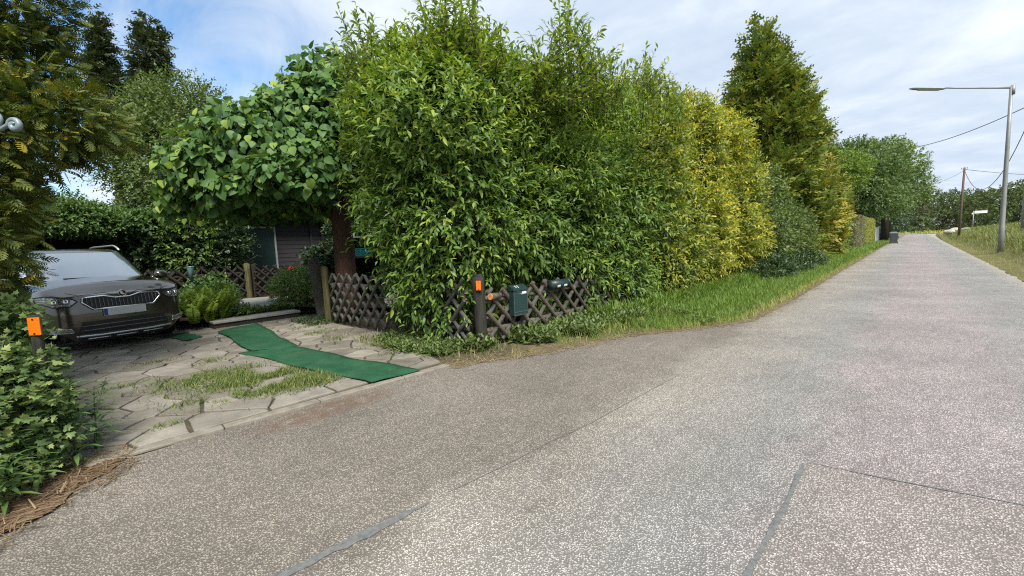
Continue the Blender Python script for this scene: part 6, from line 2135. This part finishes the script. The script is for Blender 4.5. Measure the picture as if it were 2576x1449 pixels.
def tele_pole(label, px_, Y_, top_py, lean, r0, arms=True):
    n_, u_ = L(px_, Y_)
    zb = float(bank_z(np.array(n_), np.array(u_)))
    t = thing('telegraph_pole', label, 'utility pole', (n_, u_, zb))
    h = H(px_, top_py, Y_) - zb
    bm = bmesh.new()
    add_tube(bm, [(0, 0, -0.5), (lean[0] * .5, lean[1] * .5, h / 2), (lean[0], lean[1], h)], [r0, r0 * .85, r0 * .7], 12)
    obj_bm('pole', bm, M_TELE if arms else M_STEEL, t, True, local=True)
    bm = bmesh.new()
    for a in (0.2, -0.2):
        add_tube(bm, [(lean[0], lean[1], h - 0.25), (lean[0] + a, lean[1], h - 0.2), (lean[0] + a, lean[1], h - 0.08)], 0.015, 6)
        add_tube(bm, [(lean[0] + a, lean[1], h - 0.10), (lean[0] + a, lean[1], h + 0.0)], [0.04, 0.03], 8)
    obj_bm('insulators', bm, M_IRON, t, True, local=True)
    return Vector((n_ + lean[0], u_ + lean[1], zb + h))


top_a = tele_pole('brown leaning wooden telegraph pole in the bank grass', 2413, 46, 422, (0.15, 0.1), 0.12)
top_b = tele_pole('grey pole at the far right edge of the view', 2574, 27, 262, (0.05, 0.0), 0.12, False)


def cable(label, a, b, sag, r_=0.018, group=None):
    pts = []
    for i in range(41):
        f = i / 40
        p = Vector(a).lerp(Vector(b), f)
        p.z -= sag * 4 * f * (1 - f)
        pts.append(p)
    bm = bmesh.new()
    add_tube(bm, pts, r_, 6)
    return tag(obj_bm('overhead_cable', bm, M_CABLE, None, True), label, 'cable', 'overhead cables')


n_, u_ = L(2210, 60)
cable('thick cable from the grey pole to the trees across the lane', top_b + Vector((-0.1, 0, -0.05)), (n_, u_, H(2210, 375, 60)), 0.9, 0.028)
cable('sagging cable between the two poles', top_b + Vector((0, 0, -0.5)), top_a + Vector((0, 0, -0.25)), 3.2, 0.022)
n_, u_ = L(2800, 60)
cable('nearly level cable running right from the brown pole', top_a + Vector((0, 0, -0.2)), (n_, u_, H(2800, 440, 60)), 0.4, 0.022)
n_, u_ = L(2290, 75)
cable('thin cable from the brown pole down to the trees on the left', top_a + Vector((0, 0, -0.3)), (n_, u_, H(2290, 470, 75)), 0.6, 0.014)

# street name sign
n_, u_ = L(2447, 62)
zb = float(bank_z(np.array(n_), np.array(u_)))
t = thing('street_sign', 'white street name sign on a grey pole at the bend', 'sign', (n_, u_, zb))
hs = H(2447, 532, 62) - zb
bm = bmesh.new(); add_tube(bm, [(0, 0, -0.3), (0, 0, hs + 0.08)], 0.055, 12); obj_bm('pole', bm, M_STEEL, t, True, local=True)
bm = bmesh.new(); add_box(bm, (0.75, 0.45, hs - 0.12), (1.5, 0.05, 0.36), rad(30), 0.012); sb = obj_bm('sign_board', bm, M_WHITE, t, local=True)
bm = bmesh.new(); add_box(bm, (-0.06, 0.0, hs - 0.3), (0.26, 0.05, 0.2), rad(30), 0.01); obj_bm('small_plate', bm, M_WHITE, t, local=True)
# pale boulders by the bend
def boulder(label, px_, py_, Y_, s, seed):
    n_, u_ = L(px_, Y_)
    zb = float(bank_z(np.array(n_), np.array(u_)))
    bm = bmesh.new()
    bmesh.ops.create_icosphere(bm, subdivisions=3, radius=1.0)
    P = np.array([v.co[:] for v in bm.verts])
    q = 1 + 0.22 * vnoise(P, 1.6, seed) + 0.08 * vnoise(P, 4.0, seed + 1)
    for v, k in zip(bm.verts, q):
        v.co = Vector((n_ + v.co.x * s[0] * k, u_ + v.co.y * s[1] * k, zb + s[2] * 0.5 + v.co.z * s[2] * k))
    tag(obj_bm('boulder', bm, simple('pale_stone', (0.42, 0.40, 0.34), 0.9, 0, 0.3, 1.5, 0.5), None, False), label, 'boulder', 'pale boulders by the bend')


boulder('white boulder left of the brown telegraph pole', 2388, 565, 66, (0.7, 0.7, 0.45), 1)
boulder('pale boulder directly behind the brown telegraph pole', 2404, 565, 67, (0.7, 0.7, 0.45), 2)
boulder('beige boulder right of the brown telegraph pole', 2428, 566, 66, (0.75, 0.7, 0.4), 3)
